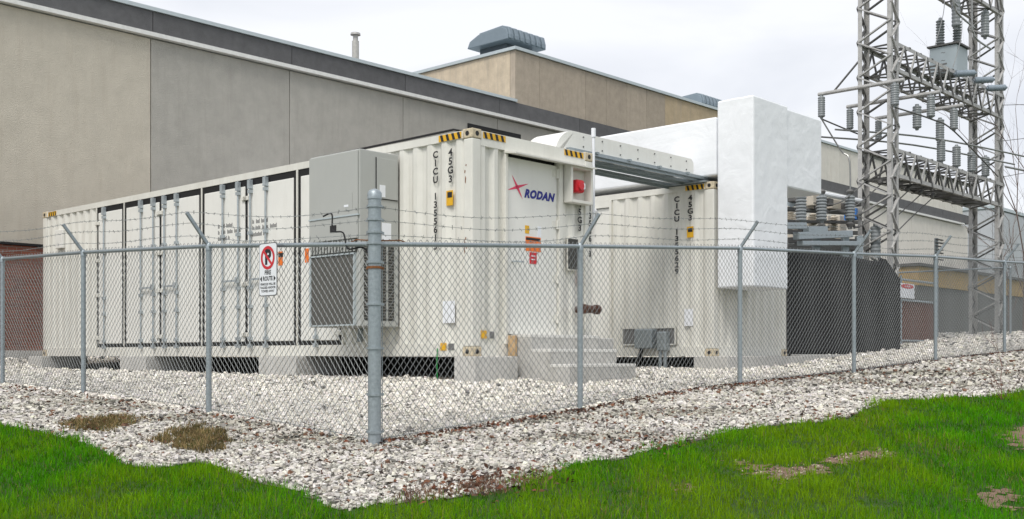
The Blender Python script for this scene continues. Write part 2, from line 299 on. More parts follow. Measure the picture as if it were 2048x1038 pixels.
# ventilators and flue on the roof
def ventilator(label, u, b0, dz=0):
    a0 = onB(b0, u)[0]; z0 = 9.95+dz; t = thing('roof_ventilator', label, 'roof vent', (a0, b0, z0), 'hooded ventilators on the upper roof')
    MB().box(a0+.15, a0+1.45, b0+.25, b0+1.45, z0-.06, z0+.42).build('base_curb', 'ventdark', t)
    prof = [(b0-.15, z0+.40), (b0-.15, z0+.55), (b0-.08, z0+.74), (b0+.15, z0+.84), (b0+1.2, z0+.78), (b0+1.6, z0+.62), (b0+1.72, z0+.40)]
    h = MB().prism(prof, 'a', a0-.2, a0+1.7).build('hood', 'vent', t, bevel=.02)
    for i in range(7):
        x = a0-.16+i*.27; MB().prism([(p[0]-.07*(j < 3), p[1]+.06*(j > 1)) for j, p in enumerate(prof[:5])]+[(b0+1.2, z0+.7), (b0+.2, z0+.6)], 'a', x, x+.17).build('hood_rib', 'vent', h, bevel=.03)
    return t
ventilator('blue-grey ribbed ventilator hood at the corner of the tan upper storey', 1017, 14.75)
ventilator('small distant blue-grey ventilator hood beside the white duct top', 1403, 15.2, .0)
fa, fz = onB(17, 711, 60); ft = thing('roof_flue', 'slim steel flue pipe with cap standing on the lower roof', 'chimney', (fa, 17, 8.04))
MB().lathe([(.11, 0), (.11, fz-8.04-.35)], (fa, 17, 8.04)).build('pipe', 'flue', ft, smooth=True)
MB().lathe([(.125, 0), (.125, .1)], (fa, 17, 8.9)).build('collar', 'flue', ft, smooth=True)
MB().lathe([(.08, 0), (.08, .18), (.16, .2), (.15, .26), (.03, .3)], (fa, 17, fz-.36)).build('rain_cap', 'lattice', ft, smooth=True)

# ------------------------------------------------------------------ shipping containers
CW, CH, CL = 2.44, 2.896, 12.19
def castings(t, a0, b0):
    for a in (a0, a0+CW-.16):
        for b in (b0, b0+CL-.17):
            for z in (-.004, CH-.118):
                c = MB().box(a-.006, a+.166, b-.006, b+.176, z, z+.122).build('corner_casting', 'casting', t, bevel=.012)
                MB().lathe([(.032, 0), (.032, .003)], (a+.08, b-.007, z+.06), (0, -1, 0), 10).build('casting_hole', 'black', c)
                MB().lathe([(.032, 0), (.032, .003)], (a-.007, b+.085, z+.06), (-1, 0, 0), 10).build('casting_hole', 'black', c)
def frame(t, a0, b0):
    for a in (a0, a0+CW-.16):
        for b in (b0, b0+CL-.16): MB().box(a, a+.16, b, b+.16, .12, CH-.12).build('corner_post', 'paint', t, bevel=.015)
        MB().box(a+.01 if a == a0 else a+.05, a+.11 if a == a0 else a+.15, b0+.161, b0+CL-.161, 0, .16).build('bottom_rail', 'paint', t)
        MB().box(a+.005 if a == a0 else a+.05, a+.11 if a == a0 else a+.15, b0+.161, b0+CL-.161, CH-.11, CH-.01).build('top_rail', 'paint', t)
    for b in (b0, b0+CL-.16):
        MB().box(a0+.161, a0+CW-.161, b+.01, b+.12, 0, .155).build('end_sill', 'paint', t); MB().box(a0+.161, a0+CW-.161, b+.006, b+.12, CH-.2, CH-.01).build('end_header', 'paint', t)
    MB().box(a0+.09, a0+CW-.09, b0+.1, b0+CL-.1, CH-.05, CH-.02).build('roof', 'paint', t)
    MB().box(a0+.12, a0+CW-.12, b0+.1, b0+CL-.1, .03, .15).build('floor', 'rubber', t)
    MB().corr('b', b0+.16, b0+CL-.16, .16, CH-.11, a0+CW-.02, -1).build('far_side_panel', 'paint', t)
    MB().corr('a', a0+.16, a0+CW-.16, .15, CH-.1, b0+CL-.02, -1).build('far_end_panel', 'paint', t)
t = c1 = thing('shipping_container', 'cream shipping container with side doors, wall air conditioner and RODAN lettering on its end door', 'container', (0, 0, 0), 'cream storage containers')
frame(t, 0, 0); castings(t, 0, 0)
MB().corr('b', .16, 2.60, .16, CH-.11, .012, 1, off=.05).build('side_panel', 'paint', t)
MB().corr('b', 9.97, CL-.16, .16, CH-.11, .012, 1).build('side_panel', 'paint', t)
MB().box(.016, .07, 2.641, 9.929, .161, CH-.111).build('door_seal', 'rubber', t)
for b0_, b1_ in ((2.6, 2.64), (3.675, 3.715), (6.30, 6.335), (8.89, 8.92), (9.93, 9.97)): MB().box(.004, .049, b0_, b1_, .162, CH-.112).build('door_post', 'paint', t)
DOORS = [(2.71, 3.605, (3.2,), 1), (3.785, 4.985, (4.455, 4.87), 0), (5.06, 6.23, (5.202, 5.643), 1), (6.405, 7.60, (7.05, 7.45), 0), (7.675, 8.82, (7.82, 8.25), 1), (8.99, 9.87, (9.6,), 0)]
for d0, d1, bars, hl in DOORS:
    d = MB().box(.003, .045, d0, d1, .225, 2.68).build('side_door', 'paint2', t, bevel=.012)
    for b in bars:
        lb = MB().tube([(-.03, b, .14), (-.03, b, 2.77)], .0145, 8).build('lock_bar', 'steelgrey', d, smooth=True)
    for b in bars:
        for z in (.25, .75, 1.05, 1.9, 2.55): MB().box(-.055, .002, b-.035, b+.035, z, z+.05).build('bar_keeper', 'steelgrey', d)
        MB().box(-.06, .001, b-.03, b+.03, .13, .19).build('bar_keeper', 'steelgrey', d); MB().box(-.06, .0015, b-.035, b+.035, 2.62, 2.76).build('bar_keeper', 'steelgrey', d)
    if len(bars) > 1: MB().box(-.07, -.045, bars[0]+.01, bars[1]-.02, 1.18, 1.21).box(-.075, -.03, bars[0]-.03, bars[0]+.03, 1.15, 1.25).build('door_handle', 'steelgrey', d)
    he = d1 if not hl else d0
    for z in (.3, 1.1, 1.75, 2.45):
        MB().box(-.025, .004, d0-.09 if hl else d1-.06, d0+.06 if hl else d1+.09, z, z+.07).build('hinge', 'paint', d, bevel=.01)
for b, z in ((4.55, 1.98), (5.52, 1.98)):
    k = MB()   # three faded rows of lettering, too small to read
    for r_, ws in enumerate(((.07, .11, .2), (.06, .15, .17, .19), (.26, .05))):
        x_ = b+.3
        for w_ in ws:
            n_l = max(2, int(w_/.026))
            for q in range(n_l): k.box(.0015, .003, x_-q*.026-.018, x_-q*.026, z+.09-r_*.1, z+.09-r_*.1+(.05 if q % 3 else .065))
            x_ -= w_+.03
    k.build('faded_lettering', 'greyink', t, kind='stuff')
rect('A', .005, 557, 566, 503, 531).build('warning_label', 'orange', t); rect('A', .005, 610, 618, 497, 525).build('warning_label', 'orange', t)
rect('A', .0, 557, 566, 506, 514, .002).build('warning_text', 'black', t)
rect('A', .005, 116, 130, 460, 497, .06).build('vent_cover', 'paint2', t, bevel=.01)
hazard('A', .003, .2, .62, CH-.105, CH-.02, t); hazard('B', .003, .2, .62, CH-.1, CH-.02, t); hazard('B', .003, 1.82, 2.24, CH-.1, CH-.02, t); hazard('A', .003, 11.6, 11.95, CH-.105, CH-.02, t)
V = lambda s_: '\n'.join(s_)
def vtext(parent, s_, face, plane, u, z0, z1, m='black', w=1.0):
    n = len(s_); h = (z1-z0)/n
    for i, ch in enumerate(s_):
        if ch != ' ': lettering(ch, h*1.12, face, plane, u, z1-(i+.5)*h, m, parent, 'letter', sx=w*1.15, bold=.004)
vtext(t, 'CICU 1355613', 'A', .008, .689, 1.38, 2.69); vtext(t, '45G3', 'A', .008, .407, 2.23, 2.69)
rect('A', .008, 893, 906, 381, 411).build('yellow_plate', 'yellow', t); rect('A', .003, 895, 904, 384, 395, .002).build('plate_text', 'black', t)
vtext(t, '45G3', 'B', .004, 2.16, 1.75, 2.2); vtext(t, 'CICU 1355613', 'B', -.003, 2.385, 1.40, 2.70, w=.9)
# end wall with the personnel door
MB().corr('a', .16, .62, .155, CH-.2, .012, 1, depth=.05, pitch=.24, off=.06).build('end_panel', 'paint', t)
MB().corr('a', 1.79, 2.28, .155, CH-.2, .014, 1, depth=.03, pitch=.2).build('end_panel', 'paint', t)
for a0_, a1_ in ((.61, .66), (1.70, 1.78)): MB().box(a0_, a1_, -.012, .09, .155, CH-.2).build('door_jamb', 'paint', t, bevel=.006)
d = MB().box(.672, 1.69, .03, .08, .29, CH-.27).build('end_door', 'paint2', t, bevel=.006)
MB().box(.665, 1.70, -.02, .085, .16, .275).build('door_threshold', 'paint', t); MB().box(.661, 1.699, .081, .1, .276, CH-.2).build('door_shadow_gap', 'rubber', t)
for z in (.45, 1.0, 1.75, 2.45): MB().tube([(1.68, .01, z), (1.68, .01, z+.13)], .02, 8).box(1.6, 1.68, .02, .031, z+.02, z+.11).build('hinge', 'paint', d)
MB().tube([(.78, .03, 1.25), (.78, -.04, 1.25), (.93, -.04, 1.25)], .012, 6).build('door_handle', 'steelgrey', d)
for nm, m, r in (('caution_label', 'yellow', (1050, 1058, 451, 467)), ('notice_label', 'white', (1075, 1082, 453, 475)), ('warning_label', 'orange', (1051, 1081, 474, 503)), ('fire_label', 'red', (1059, 1073, 505, 528))): rect('B', .03, *r).build(nm, m, d)
rect('B', .0255, 1052, 1080, 476, 481, .002).build('label_text', 'black', d); rect('B', .0255, 1053, 1079, 489, 492, .002).build('label_text', 'black', d); rect('B', .0255, 1062, 1070, 511, 513, .002).build('label_text', 'white', d); rect('B', .0255, 1062, 1070, 518, 520, .002).build('label_text', 'white', d)
lettering('RODAN', .148, 'B', .026, 1.315, 2.175, 'blue', d, shear=.3, bold=.009, sx=1.05, spacing=1.12)
st = MB()
for q in range(4):
    an = math.radians(17+90*q+(18 if q % 2 else 0)); L = (.24, .19, .22, .19)[q]; cx, cz = .875, 2.245
    st.add([(cx+math.cos(an)*L, .026, cz+math.sin(an)*L), (cx+math.cos(an+1.5)*.022, .026, cz+math.sin(an+1.5)*.022), (cx, .026, cz), (cx+math.cos(an-1.5)*.022, .026, cz+math.sin(an-1.5)*.022)], [(0, 1, 2, 3)])
st.build('logo_star', 'pink', d)
MB().prism([(-.2, CH-.245), (.005, CH-.205), (.005, CH-.235), (-.2, CH-.265)], 'a', .6, 2.3).build('rain_canopy', 'paint', t)
nb = MB()
for bx in ((1.80, 1.84, 2.13, 2.66), (2.24, 2.28, 2.13, 2.66), (1.84, 2.24, 2.13, 2.17), (1.84, 2.24, 2.61, 2.66)): nb.box(bx[0], bx[1], -.14, .006, bx[2], bx[3])
nb = nb.box(1.84, 2.24, -.01, .004, 2.17, 2.61).build('alarm_niche', 'paint', t, bevel=.004)
hn = MB().box(1.93, 2.10, -.14, -.012, 2.28, 2.46).build('alarm_horn', 'red', t, bevel=.03); MB().lathe([(.06, 0), (.055, .02)], (2.0, -.145, 2.37), (0, -1, 0)).build('horn_grille', 'red', hn); MB().box(2.04, 2.09, -.155, -.141, 2.33, 2.41).build('strobe_lens', 'white', hn)
pb = rect('B', .002, 1133, 1158, 474, 542, .06).build('control_box', 'paint', t, bevel=.006); rect('B', -.06, 1136, 1155, 478, 538, .01).build('box_window', 'acdark', pb)
MB().tube([(2.05, -.03, .65), (2.05, -.25, .65)], .05, 10).tube([(1.93, -.26, .65), (2.2, -.26, .65)], .055, 12).tube([(1.9, -.26, .65), (1.96, -.26, .65)], .068, 12).tube([(2.17, -.26, .65), (2.24, -.26, .65)], .068, 12).build('hose_inlet', 'brass', t, smooth=True)
MB().box(2.13, 2.18, -.012, -.004, 1.0, 1.16).build('red_valve_tag', 'red', t)
for f_, pl, r, m in (('A', .006, (881, 893, 686, 701), 'yellow'), ('A', .006, (897, 908, 687, 700), 'greyink'), ('B', .006, (961, 973, 661, 677), 'yellow'), ('B', .006, (979, 988, 663, 677), 'greyink'), ('A', .006, (886, 910, 602, 646), 'white')): rect(f_, pl, *r).build('sticker_patch', m, t)  # the tall white one is only a plain white patch
for b_, z_, h_ in ((.12, 2.2, .1), (.13, 2.33, .05), (.11, 2.42, .03), (.1, 1.36, .09), (.115, 1.48, .04), (.135, 1.3, .2)): MB().prism([(b_, z_), (b_+.012, z_+h_*.2), (b_+.006, z_+h_), (b_-.008, z_+h_*.7)], 'a', -.003, .004).build('rust_scrape', 'rust', t)
MB().tube([W_ for W_ in [(.05, 3.2, CH+.02), (.05, 1.3, CH+.03), (.06, .4, CH+.04), (.3, .3, CH+.02)]], .016, 6).build('roof_cable', 'rubber', t)
MB().tube([(-.02, .62, .1), (-.05, .6, -.1), (-.04, .6, -.36)], .009, 5).build('ground_wire', 'green', t)
A2, B2 = 5.754, .073
t = c2 = thing('shipping_container', 'cream shipping container standing under the white wrapped duct', 'container', (A2, B2, 0), 'cream storage containers')
frame(t, A2, B2); castings(t, A2, B2)
MB().corr('b', B2+.16, 2.2, .16, CH-.11, A2+.012, 1, off=.1).build('side_panel', 'paint', t); MB().corr('b', 3.3, B2+CL-.16, .16, CH-.11, A2+.012, 1).build('side_panel', 'paint', t)
MB().box(A2+.04, A2+.06, 2.24, 3.26, .16, CH-.24).build('side_door', 'paint2', t)
for q in ((2.2, 2.25), (3.25, 3.3)): MB().box(A2-.006, A2+.07, *q, .16, CH-.111).build('door_jamb', 'paint', t)
MB().box(A2+.002, A2+.07, 2.25, 3.25, CH-.23, CH-.112).build('door_header', 'paint', t)
MB().corr('a', A2+.16, A2+CW-.16, .155, CH-.2, B2+.012, 1).build('end_panel', 'paint', t)
hazard('A', A2+.003, B2+.19, B2+.56, CH-.105, CH-.02, t)
vtext(t, 'CICU 1355629', 'A', A2+.008, .811, 1.38, 2.72, w=1.1); vtext(t, '45G3', 'A', A2+.008, .539, 2.27, 2.72, w=1.1)
rect('A', A2+.008, 1374, 1387, 453, 475).build('yellow_plate', 'yellow', t); rect('A', A2+.003, 1376, 1385, 456, 464, .002).build('plate_text', 'black', t); rect('A', A2+.006, 1369, 1386, 618, 652).build('sticker_patch', 'white', t)  # last white rectangle is a plain white patch
ce = MB(); b0_, z1_ = onA(A2, 1245, 656); b1_, z0_ = onA(A2, 1352, 690)
ce.box(A2-.02, A2+.005, b1_, b0_, z1_-.02, z1_).box(A2-.02, A2+.005, b1_, b0_, z0_, z0_+.02).box(A2-.02, A2+.005, b0_-.02, b0_, z0_, z1_).box(A2-.02, A2+.005, b1_, b1_+.02, z0_, z1_)
ce = ce.build('cable_entry', 'paint', t); MB().box(A2+.0, A2+.008, b1_+.02, b0_-.02, z0_+.02, z1_-.02).build('entry_recess_shade', 'greyink', ce)  # dark plate stands in for the shaded inside of the recess
MB().box(A2-.18, A2-.002, b0_-.75, b0_-.38, z0_-.06, z1_-.03).build('junction_box', 'galv', t, bevel=.02); MB().box(A2-.16, A2-.002, b0_-1.02, b0_-.84, z0_-.1, z1_-.08).build('junction_box', 'galv', t, bevel=.02)
MB().tube([(A2-.1, b0_-.88, z0_-.05), (A2-.1, b0_-.88, -.3)], .03).tube([(A2-.1, b0_-.98, z0_-.05), (A2-.1, b0_-.98, -.3)], .03).build('conduit', 'galv', t, smooth=True)
MB().tube([(A2-.1, b0_-.5, z0_-.05), (A2-.12, b0_-.42, -.1), (A2-.2, b0_-.3, -.3)], .035, 7).build('black_cable', 'rubber', t, smooth=True)

# concrete support blocks
def block(label, a0, a1, b0, b1, top=-.006):
    z = min(g(a0, b0), g(a1, b0), g(a0, b1))-.06
    MB().box(a0, a1, b0, b1, z, top).top('concrete_block', 'conc', label, 'concrete block', ((a0+a1)/2, (b0+b1)/2, z), 'concrete support blocks', bevel=.012)
block('grey concrete block under the container corner beside the entrance steps', -.18, .62, -.22, .15)
block('grey concrete block under the side doors next to the air conditioner', -.16, .7, 3.5, 4.45)
block('grey concrete block under the middle of the side doors', -.16, .7, 7.85, 8.75)
block('grey concrete block at the brick-wall end of the long container', -.16, .8, 11.9, 12.5)
block('wide grey concrete block under the container corner below the white duct', A2-.1, A2+2.5, -.25, .4)
block('grey concrete block beside the right flank of the entrance steps', 2.14, 2.5, -.34, -.02, .25)
block('small grey concrete block behind the electrical junction boxes', A2-.05, A2+.6, 2.6, 3.2)
for lab, a_ in (('added dark beam blocking light under the rear of the container with side doors', 1.7), ('added dark beam blocking light under the rear of the container by the duct', A2+1.7)):
    for b0_, b1_ in ((.75, 12.1),): MB().box(a_, a_+.3, b0_, b1_, -.5, -.02).top('light_blocking_beam', 'acdark', lab, 'beam', (a_, 6, -.4), 'added light-blocking beams under the containers', bevel=.01)  # added dark filler, keeps light from leaking through under the containers
# entrance steps
t = thing('entrance_steps', 'pale precast concrete steps leading up to the container end door', 'steps', (1.6, -.5, -.35))
MB().prism([(-.006, -.45), (-.006, .27), (-.36, .27), (-.36, .08), (-.68, .08), (-.68, -.115), (-1.0, -.115), (-1.0, -.45)], 'a', .72, 2.12).build('flight', 'stepconc', t, bevel=.01)
for b0_, b1_, z in ((-.364, -.006, .27), (-.684, -.364, .08), (-1.004, -.684, -.115)): MB().box(.716, 2.124, b0_, b1_, z-.03, z+.012).build('tread', mat('tread_concrete_lit', (.70, .69, .66), .85, 0, .1, 8, .3, 50) if 'tread_concrete_lit' not in bpy.data.materials else bpy.data.materials['tread_concrete_lit'], t, bevel=.006)  # same concrete, treads painted lighter as lit tops
MB().box(.66, .698, -.13, -.01, -.0, .27).build('plywood_end', 'wood', t)

# ------------------------------------------------------------------ wall air conditioner
t = thing('air_conditioner', 'tall grey wall-mounted air conditioner cabinet on the container side', 'air conditioner', (-.35, 1.93, .39))
b0_, b1_, d_ = 1.40, 2.46, -.70
MB().box(d_+.02, -.004, b0_, b1_, .39, 2.72).build('cabinet', 'acgrey', t, bevel=.012)
MB().box(d_-.004, d_+.018, b0_+.02, b1_-.006, 1.86, 2.70).build('upper_panel', 'acgrey', t, bevel=.006)
MB().box(d_-.002, d_+.018, b0_+.02, b1_-.006, 1.55, 1.845).build('lower_panel', 'acgrey', t, bevel=.004)
MB().box(d_-.012, d_+.018, b0_, b1_, 1.846, 1.866).build('panel_trim', 'coping', t)
lo = MB().box(d_+.0, d_+.019, b0_+.05, b1_-.03, 1.37, 1.54).build('vent_louver', 'acdark', t)
for i in range(15): MB().box(d_-.016, d_-.001, b0_+.07+i*.065, b0_+.1+i*.065, 1.38, 1.53).build('louver_slat', 'acgrey', lo)
gr = MB().box(d_+.004, d_+.0195, 1.49, 2.40, .42, 1.34).build('coil_guard', 'acdark', t)
k = MB()
for i in range(56): k.box(d_-.006, d_+.003, 1.495+i*.0163, 1.501+i*.0163, .425, 1.335)
for i in range(40): k.box(d_-.004, d_+.003, 1.49, 2.40, .43+i*.0228, .434+i*.0228)
k.build('coil_fins', 'fin', gr)
fr = MB()
for q in ((1.47, 1.49, .40, 1.36), (2.40, 2.43, .40, 1.36), (1.49, 2.40, .40, .42), (1.49, 2.40, 1.34, 1.36)): fr.box(d_-.02, d_+.02, *q)
fr.build('guard_frame', 'coping', gr)
sp = MB().box(d_+.3, -.03, b0_-.01, b0_+.01, 2.1, 2.64); sp.build('access_panel', 'acgrey', t, bevel=.004)
MB().box(d_+.29, d_+.298, b0_-.012, b0_-.001, 2.1, 2.64).box(d_+.29, -.03, b0_-.012, b0_-.001, 2.09, 2.1).build('panel_gap', 'rubber', t)
MB().box(-.35, -.25, b0_-.014, b0_-.011, 2.12, 2.28).build('rating_label', 'white', t); MB().box(-.3, -.14, b0_-.004, b0_, 1.55, 1.78).build('wiring_label', 'white', t); MB().box(-.52, -.44, b0_-.004, b0_, 1.6, 1.68).build('round_sticker', 'pink', t)
for x in (-.56, -.42, -.28, -.14):
    q = MB().box(x-.05, x+.05, b0_-.003, b0_, .47, 1.5).build('side_grille', 'acdark', t); kk = MB()
    for z in np.arange(.5, 1.49, .04): kk.box(x-.05, x+.05, b0_-.008, b0_-.003, z, z+.012)
    kk.build('grille_slats', 'fin', q)
MB().box(d_-.009, d_-.003, 1.86, 1.99, 1.66, 1.75).build('name_plate', 'black', t); MB().box(d_-.009, d_-.005, 1.52, 1.7, 1.92, 2.16).build('control_hatch', 'acgrey', t, bevel=.003); MB().box(d_-.012, d_-.009, 1.6, 1.69, 1.97, 2.0).build('hatch_label', 'white', t)
MB().tube([(-.0, 2.2, .39), (-.03, 2.2, .2)], .04).build('drain_pipe', 'galv', t)

# ------------------------------------------------------------------ white wrapped duct
t = thing('insulated_duct', 'large white membrane-wrapped duct turning down beside the container', 'duct', (6.3, -.3, 1.1))
dA1 = onB(-.65, 1575)[0]; dA2 = onB(-.65, 1646)[0]
def wrap(a0, a1, b0, b1, z0, z1, name):
    mb = MB(); mb.box(a0, a1, b0, b1, z0, z1); o = mb.build(name, 'duct', t, bevel=.03)
    md = o.modifiers.new('sub', 'SUBSURF'); md.subdivision_type = 'SIMPLE'; md.levels = md.render_levels = 5
    tx = bpy.data.textures.get('wrinkle') or bpy.data.textures.new('wrinkle', 'CLOUDS'); tx.noise_scale = .22; tx.noise_depth = 3
    dm = o.modifiers.new('wrinkle', 'DISPLACE'); dm.texture = tx; dm.strength = .012; dm.texture_coords = 'GLOBAL'; dm.mid_level = .5
    return o
wrap(A2+.02, dA1, -.66, .02, 1.12, 4.22, 'riser'); wrap(dA1+.004, dA2, -.63, .55, 2.86, 4.19, 'elbow_box'); wrap(A2+.04, A2+1.35, .05, BW-.2, 3.0, 3.97, 'horizontal_run')
# cable tray bridge
t = thing('cable_bridge', 'cream covered cable tray bridging the gap between both containers', 'cable tray', (4.2, .6, CH))
zb, zt = 3.03, 3.28; arc = [(2.05+.42*(1-math.sin(q)), zt-.42*(1-math.cos(q))) for q in np.linspace(0, math.pi/2, 9)]
prof = [(5.62, zb), (5.62, zt-.06), (5.56, zt)]+[(2.5+0*(1), zt)]+[(2.5-.45*math.sin(q), zt-.45+.45*math.cos(q)) for q in np.linspace(.15, math.pi/2, 9)]+[(2.05, CH), (2.35, CH), (2.45, zb)]
cv = MB().prism(prof, 'b', .38, .98).build('tray_cover', 'paint2', t, bevel=.008)
k = MB()
for x in np.arange(2.7, 5.6, .45):
    for z in (zb+.05, zt-.06): k.lathe([(.012, 0), (.012, .012)], (x, .379, z), (0, -1, 0), 6)
k.build('cover_bolts', 'greyink', cv)
for b, z in ((.30, 2.96), (.92, 2.9), (.6, 2.93)): MB().box(2.3, 5.95, b, b+.06, z, z+.05).box(2.3, 5.95, b+.052, b+.068, z-.04, z+.052).build('support_rail', 'galv', t)
for x in (2.9, 3.7, 4.5, 5.3): MB().box(x, x+.05, .27, 1.0, 2.985, 3.02).build('cross_strut', 'galv', t)
MB().box(5.7, 6.0, .2, 1.0, CH+.0, CH+.03).build('landing_bracket', 'galv', t)
MB().tube([(2.47, 2.6, 2.5), (5.8, 2.6, 2.62)], .06, 10).top('bridge_pipe', 'white', 'white pipe crossing the gap under the cable tray', 'pipe', (4.2, 2.6, 2.5), smooth=True)
va, vz = onB(.25, 1187, 258); t = thing('vent_pipe', 'slim white vent pipe standing on the container roof corner', 'vent pipe', (va, .25, 2.2))
MB().tube([(va, .25, 2.0), (va, .25, vz)], .022, 10).build('pipe', 'white', t, smooth=True); MB().tube([(va, .25, vz-.12), (va, .25, vz+.01)], .034, 10).build('pipe_cap', 'white', t, smooth=True)

# ------------------------------------------------------------------ black screens, curb and switchgear
sa0, sa1 = onB(.35, 1573)[0], onB(.35, 1763)[0]
t = thing('black_screen', 'large black mesh fabric screen beside the white duct', 'screen', ((sa0+sa1)/2, .35, 0), 'black fabric screens')
k = MB(); na, nz = 24, 14; z0_, z1_ = .0, 2.02
for i in range(na+1):
    for j in range(nz+1):
        a = sa0+(sa1-sa0)*i/na; z = z0_+(z1_-z0_)*j/nz; k.v.append((a, .35+.03*math.sin(a*5+z*1.7)+.015*math.sin(a*13), z))
for i in range(na):
    for j in range(nz): q = i*(nz+1)+j; k.f.append((q, q+nz+1, q+nz+2, q+1))
o = k.build('fabric', 'black_tarp', t, smooth=True); o.modifiers.new('thick', 'SOLIDIFY').thickness = .01
for a in np.linspace(sa0, sa1, 3): MB().tube([(a, .43, -.3), (a, .43, 2.03)], .03).build('post', 'galv', t)
sb0, sb1 = onB(.5, 1757)[0], onB(.5, 1800)[0]
t = thing('black_screen', 'narrow black fabric screen with a cut-off corner below the lattice tower', 'screen', ((sb0+sb1)/2, .5, 0), 'black fabric screens')
MB().prism([(sb0, -.1), (sb1, .1), (sb1, 1.72), (sb0+.35, 2.12), (sb0, 2.12)], 'b', .49, .51).build('fabric', 'black_tarp', t)
for a in (sb0+.1, sb1-.05): MB().tube([(a, .56, -.3), (a, .56, 1.7)], .03).build('post', 'galv', t)
MB().box(sa0-.1, 12.6, .0, .22, -.4, .03).top('concrete_curb', 'conc', 'low concrete curb along the foot of the black screen', 'curb', (10.5, .1, -.2), bevel=.015)
def insulator(mb, p, L, r, d=(0, 0, -1), sheds=9, core=.88):
    prof = [(r*.45, 0), (r*.45, L*.06)]
    for i in range(sheds):
        t0 = L*.08+L*.84*i/sheds; h = L*.84/sheds; prof += [(r*core, t0), (r, t0+h*.35), (r, t0+h*.6), (r*core, t0+h*.9)]
    prof += [(r*.45, L*.94), (r*.35, L)]; return mb.lathe(prof, p, d, 14)
t = thing('circuit_switcher', 'outdoor high-voltage switchgear with grey insulators above the black screen', 'switchgear', (10.6, 1.8, 0))
def eq(u, v, b): a, z = onB(b, u, v); return (a, b, z)
for u, b in ((1602, 1.2), (1643, 1.2), (1700, 1.2)):
    p = eq(u, 388, b); insulator(MB(), p, .62, .115, sheds=8, core=.82).build('insulator', 'porcelain', t, smooth=True); MB().lathe([(.07, 0), (.09, .05), (.05, .1)], p).build('insulator_cap', 'darksteel', t)
    MB().lathe([(.05, 0), (.09, -.04), (.04, -.16)], (p[0], p[1], p[2]-.62)).build('insulator_foot', 'darksteel', t)
for u, v in ((1580, 412), (1626, 424), (1667, 430)):
    p = eq(u, v, 2.0); insulator(MB(), p, .55, .10, sheds=11, core=.55).build('bushing', 'bushing', t, smooth=True)
for u0, u1, v0, v1 in ((1614, 1634, 386, 412), (1652, 1672, 398, 418)): MB().box(onB(1.7, u0)[0], onB(1.7, u1)[0], 1.55, 1.9, onB(1.7, u0, v1)[1], onB(1.7, u0, v0)[1]).build('operator_box', 'bushing', t, bevel=.02)
MB().tube([eq(1582, 402, 1.6), eq(1600, 398, 1.6)], .13, 12).build('tank', 'trafo', t, smooth=True)
for u0, u1, v, h in ((1570, 1608, 452, .13), (1612, 1650, 459, .12), (1592, 1700, 472, .15), (1600, 1722, 487, .1)):
    p, q = eq(u0, v, 1.0), eq(u1, v-(4 if u1 == 1700 else 0), 1.0); MB().bar(p, q, .14, h).build('channel_beam', 'galv', t, bevel=.01)
for u in (1632, 1690, 1718): p = eq(u, 472, 1.15); MB().bar(p, (p[0], p[1], -.2), .14).build('column', 'galv', t)
MB().tube([eq(1570, 418, 1.7), eq(1700, 426, 1.7)], .05, 8).build('linkage', 'darksteel', t); MB().tube([eq(1640, 386, 1.4), eq(1690, 396, 1.4), eq(1722, 402, 1.4)], .05, 8).build('bus_pipe', 'white', t, smooth=True)
for u, v in ((1590, 500), (1640, 505), (1690, 503)): p = eq(u, v, 2.2); MB().box(p[0]-.4, p[0]+.4, 2.0, 2.6, 0, p[2]+.25).build('tank_body', 'darksteel', t, bevel=.03)
MB().box(onB(1.9, 1704)[0], onB(1.9, 1714)[0], 1.8, 2.1, onB(1.9, 1710, 440)[1], onB(1.9, 1710, 418)[1]).build('blue_box', 'bluepaint', t)

for u0, u1, v0, v1 in ((1584, 1596, 428, 466), (1612, 1628, 432, 468), (1652, 1664, 431, 470), (1676, 1690, 430, 470)):
    a0_, z1_ = onB(2.3, u0, v0); a1_, z0_ = onB(2.3, u1, v1); MB().box(a0_, a1_, 2.25, 2.45, z0_-.6, z1_).build('radiator_panel', 'bushing', t, bevel=.02)
for u, v in ((1588, 396), (1640, 410), (1655, 404), (1690, 412), (1712, 405)): p = eq(u, v, 1.5); MB().box(p[0]-.1, p[0]+.1, 1.4, 1.6, p[2]-.09, p[2]+.07).build('terminal_clamp', 'darksteel', t, bevel=.02)
for v, h in ((443, .06), (464, .08), (481, .1), (494, .1)): MB().bar(eq(1568, v, 1.9), eq(1722, v+2, 1.9), .2, h).build('frame_beam', 'darksteel', t)
for u in (1600, 1643, 1705): p = eq(u, 440, 1.25); MB().tube([p, (p[0]+.1, 1.25, p[2]-.16), (p[0]+.32, 1.25, p[2]-.12)], .03, 6).build('contact_arm', 'darksteel', t)
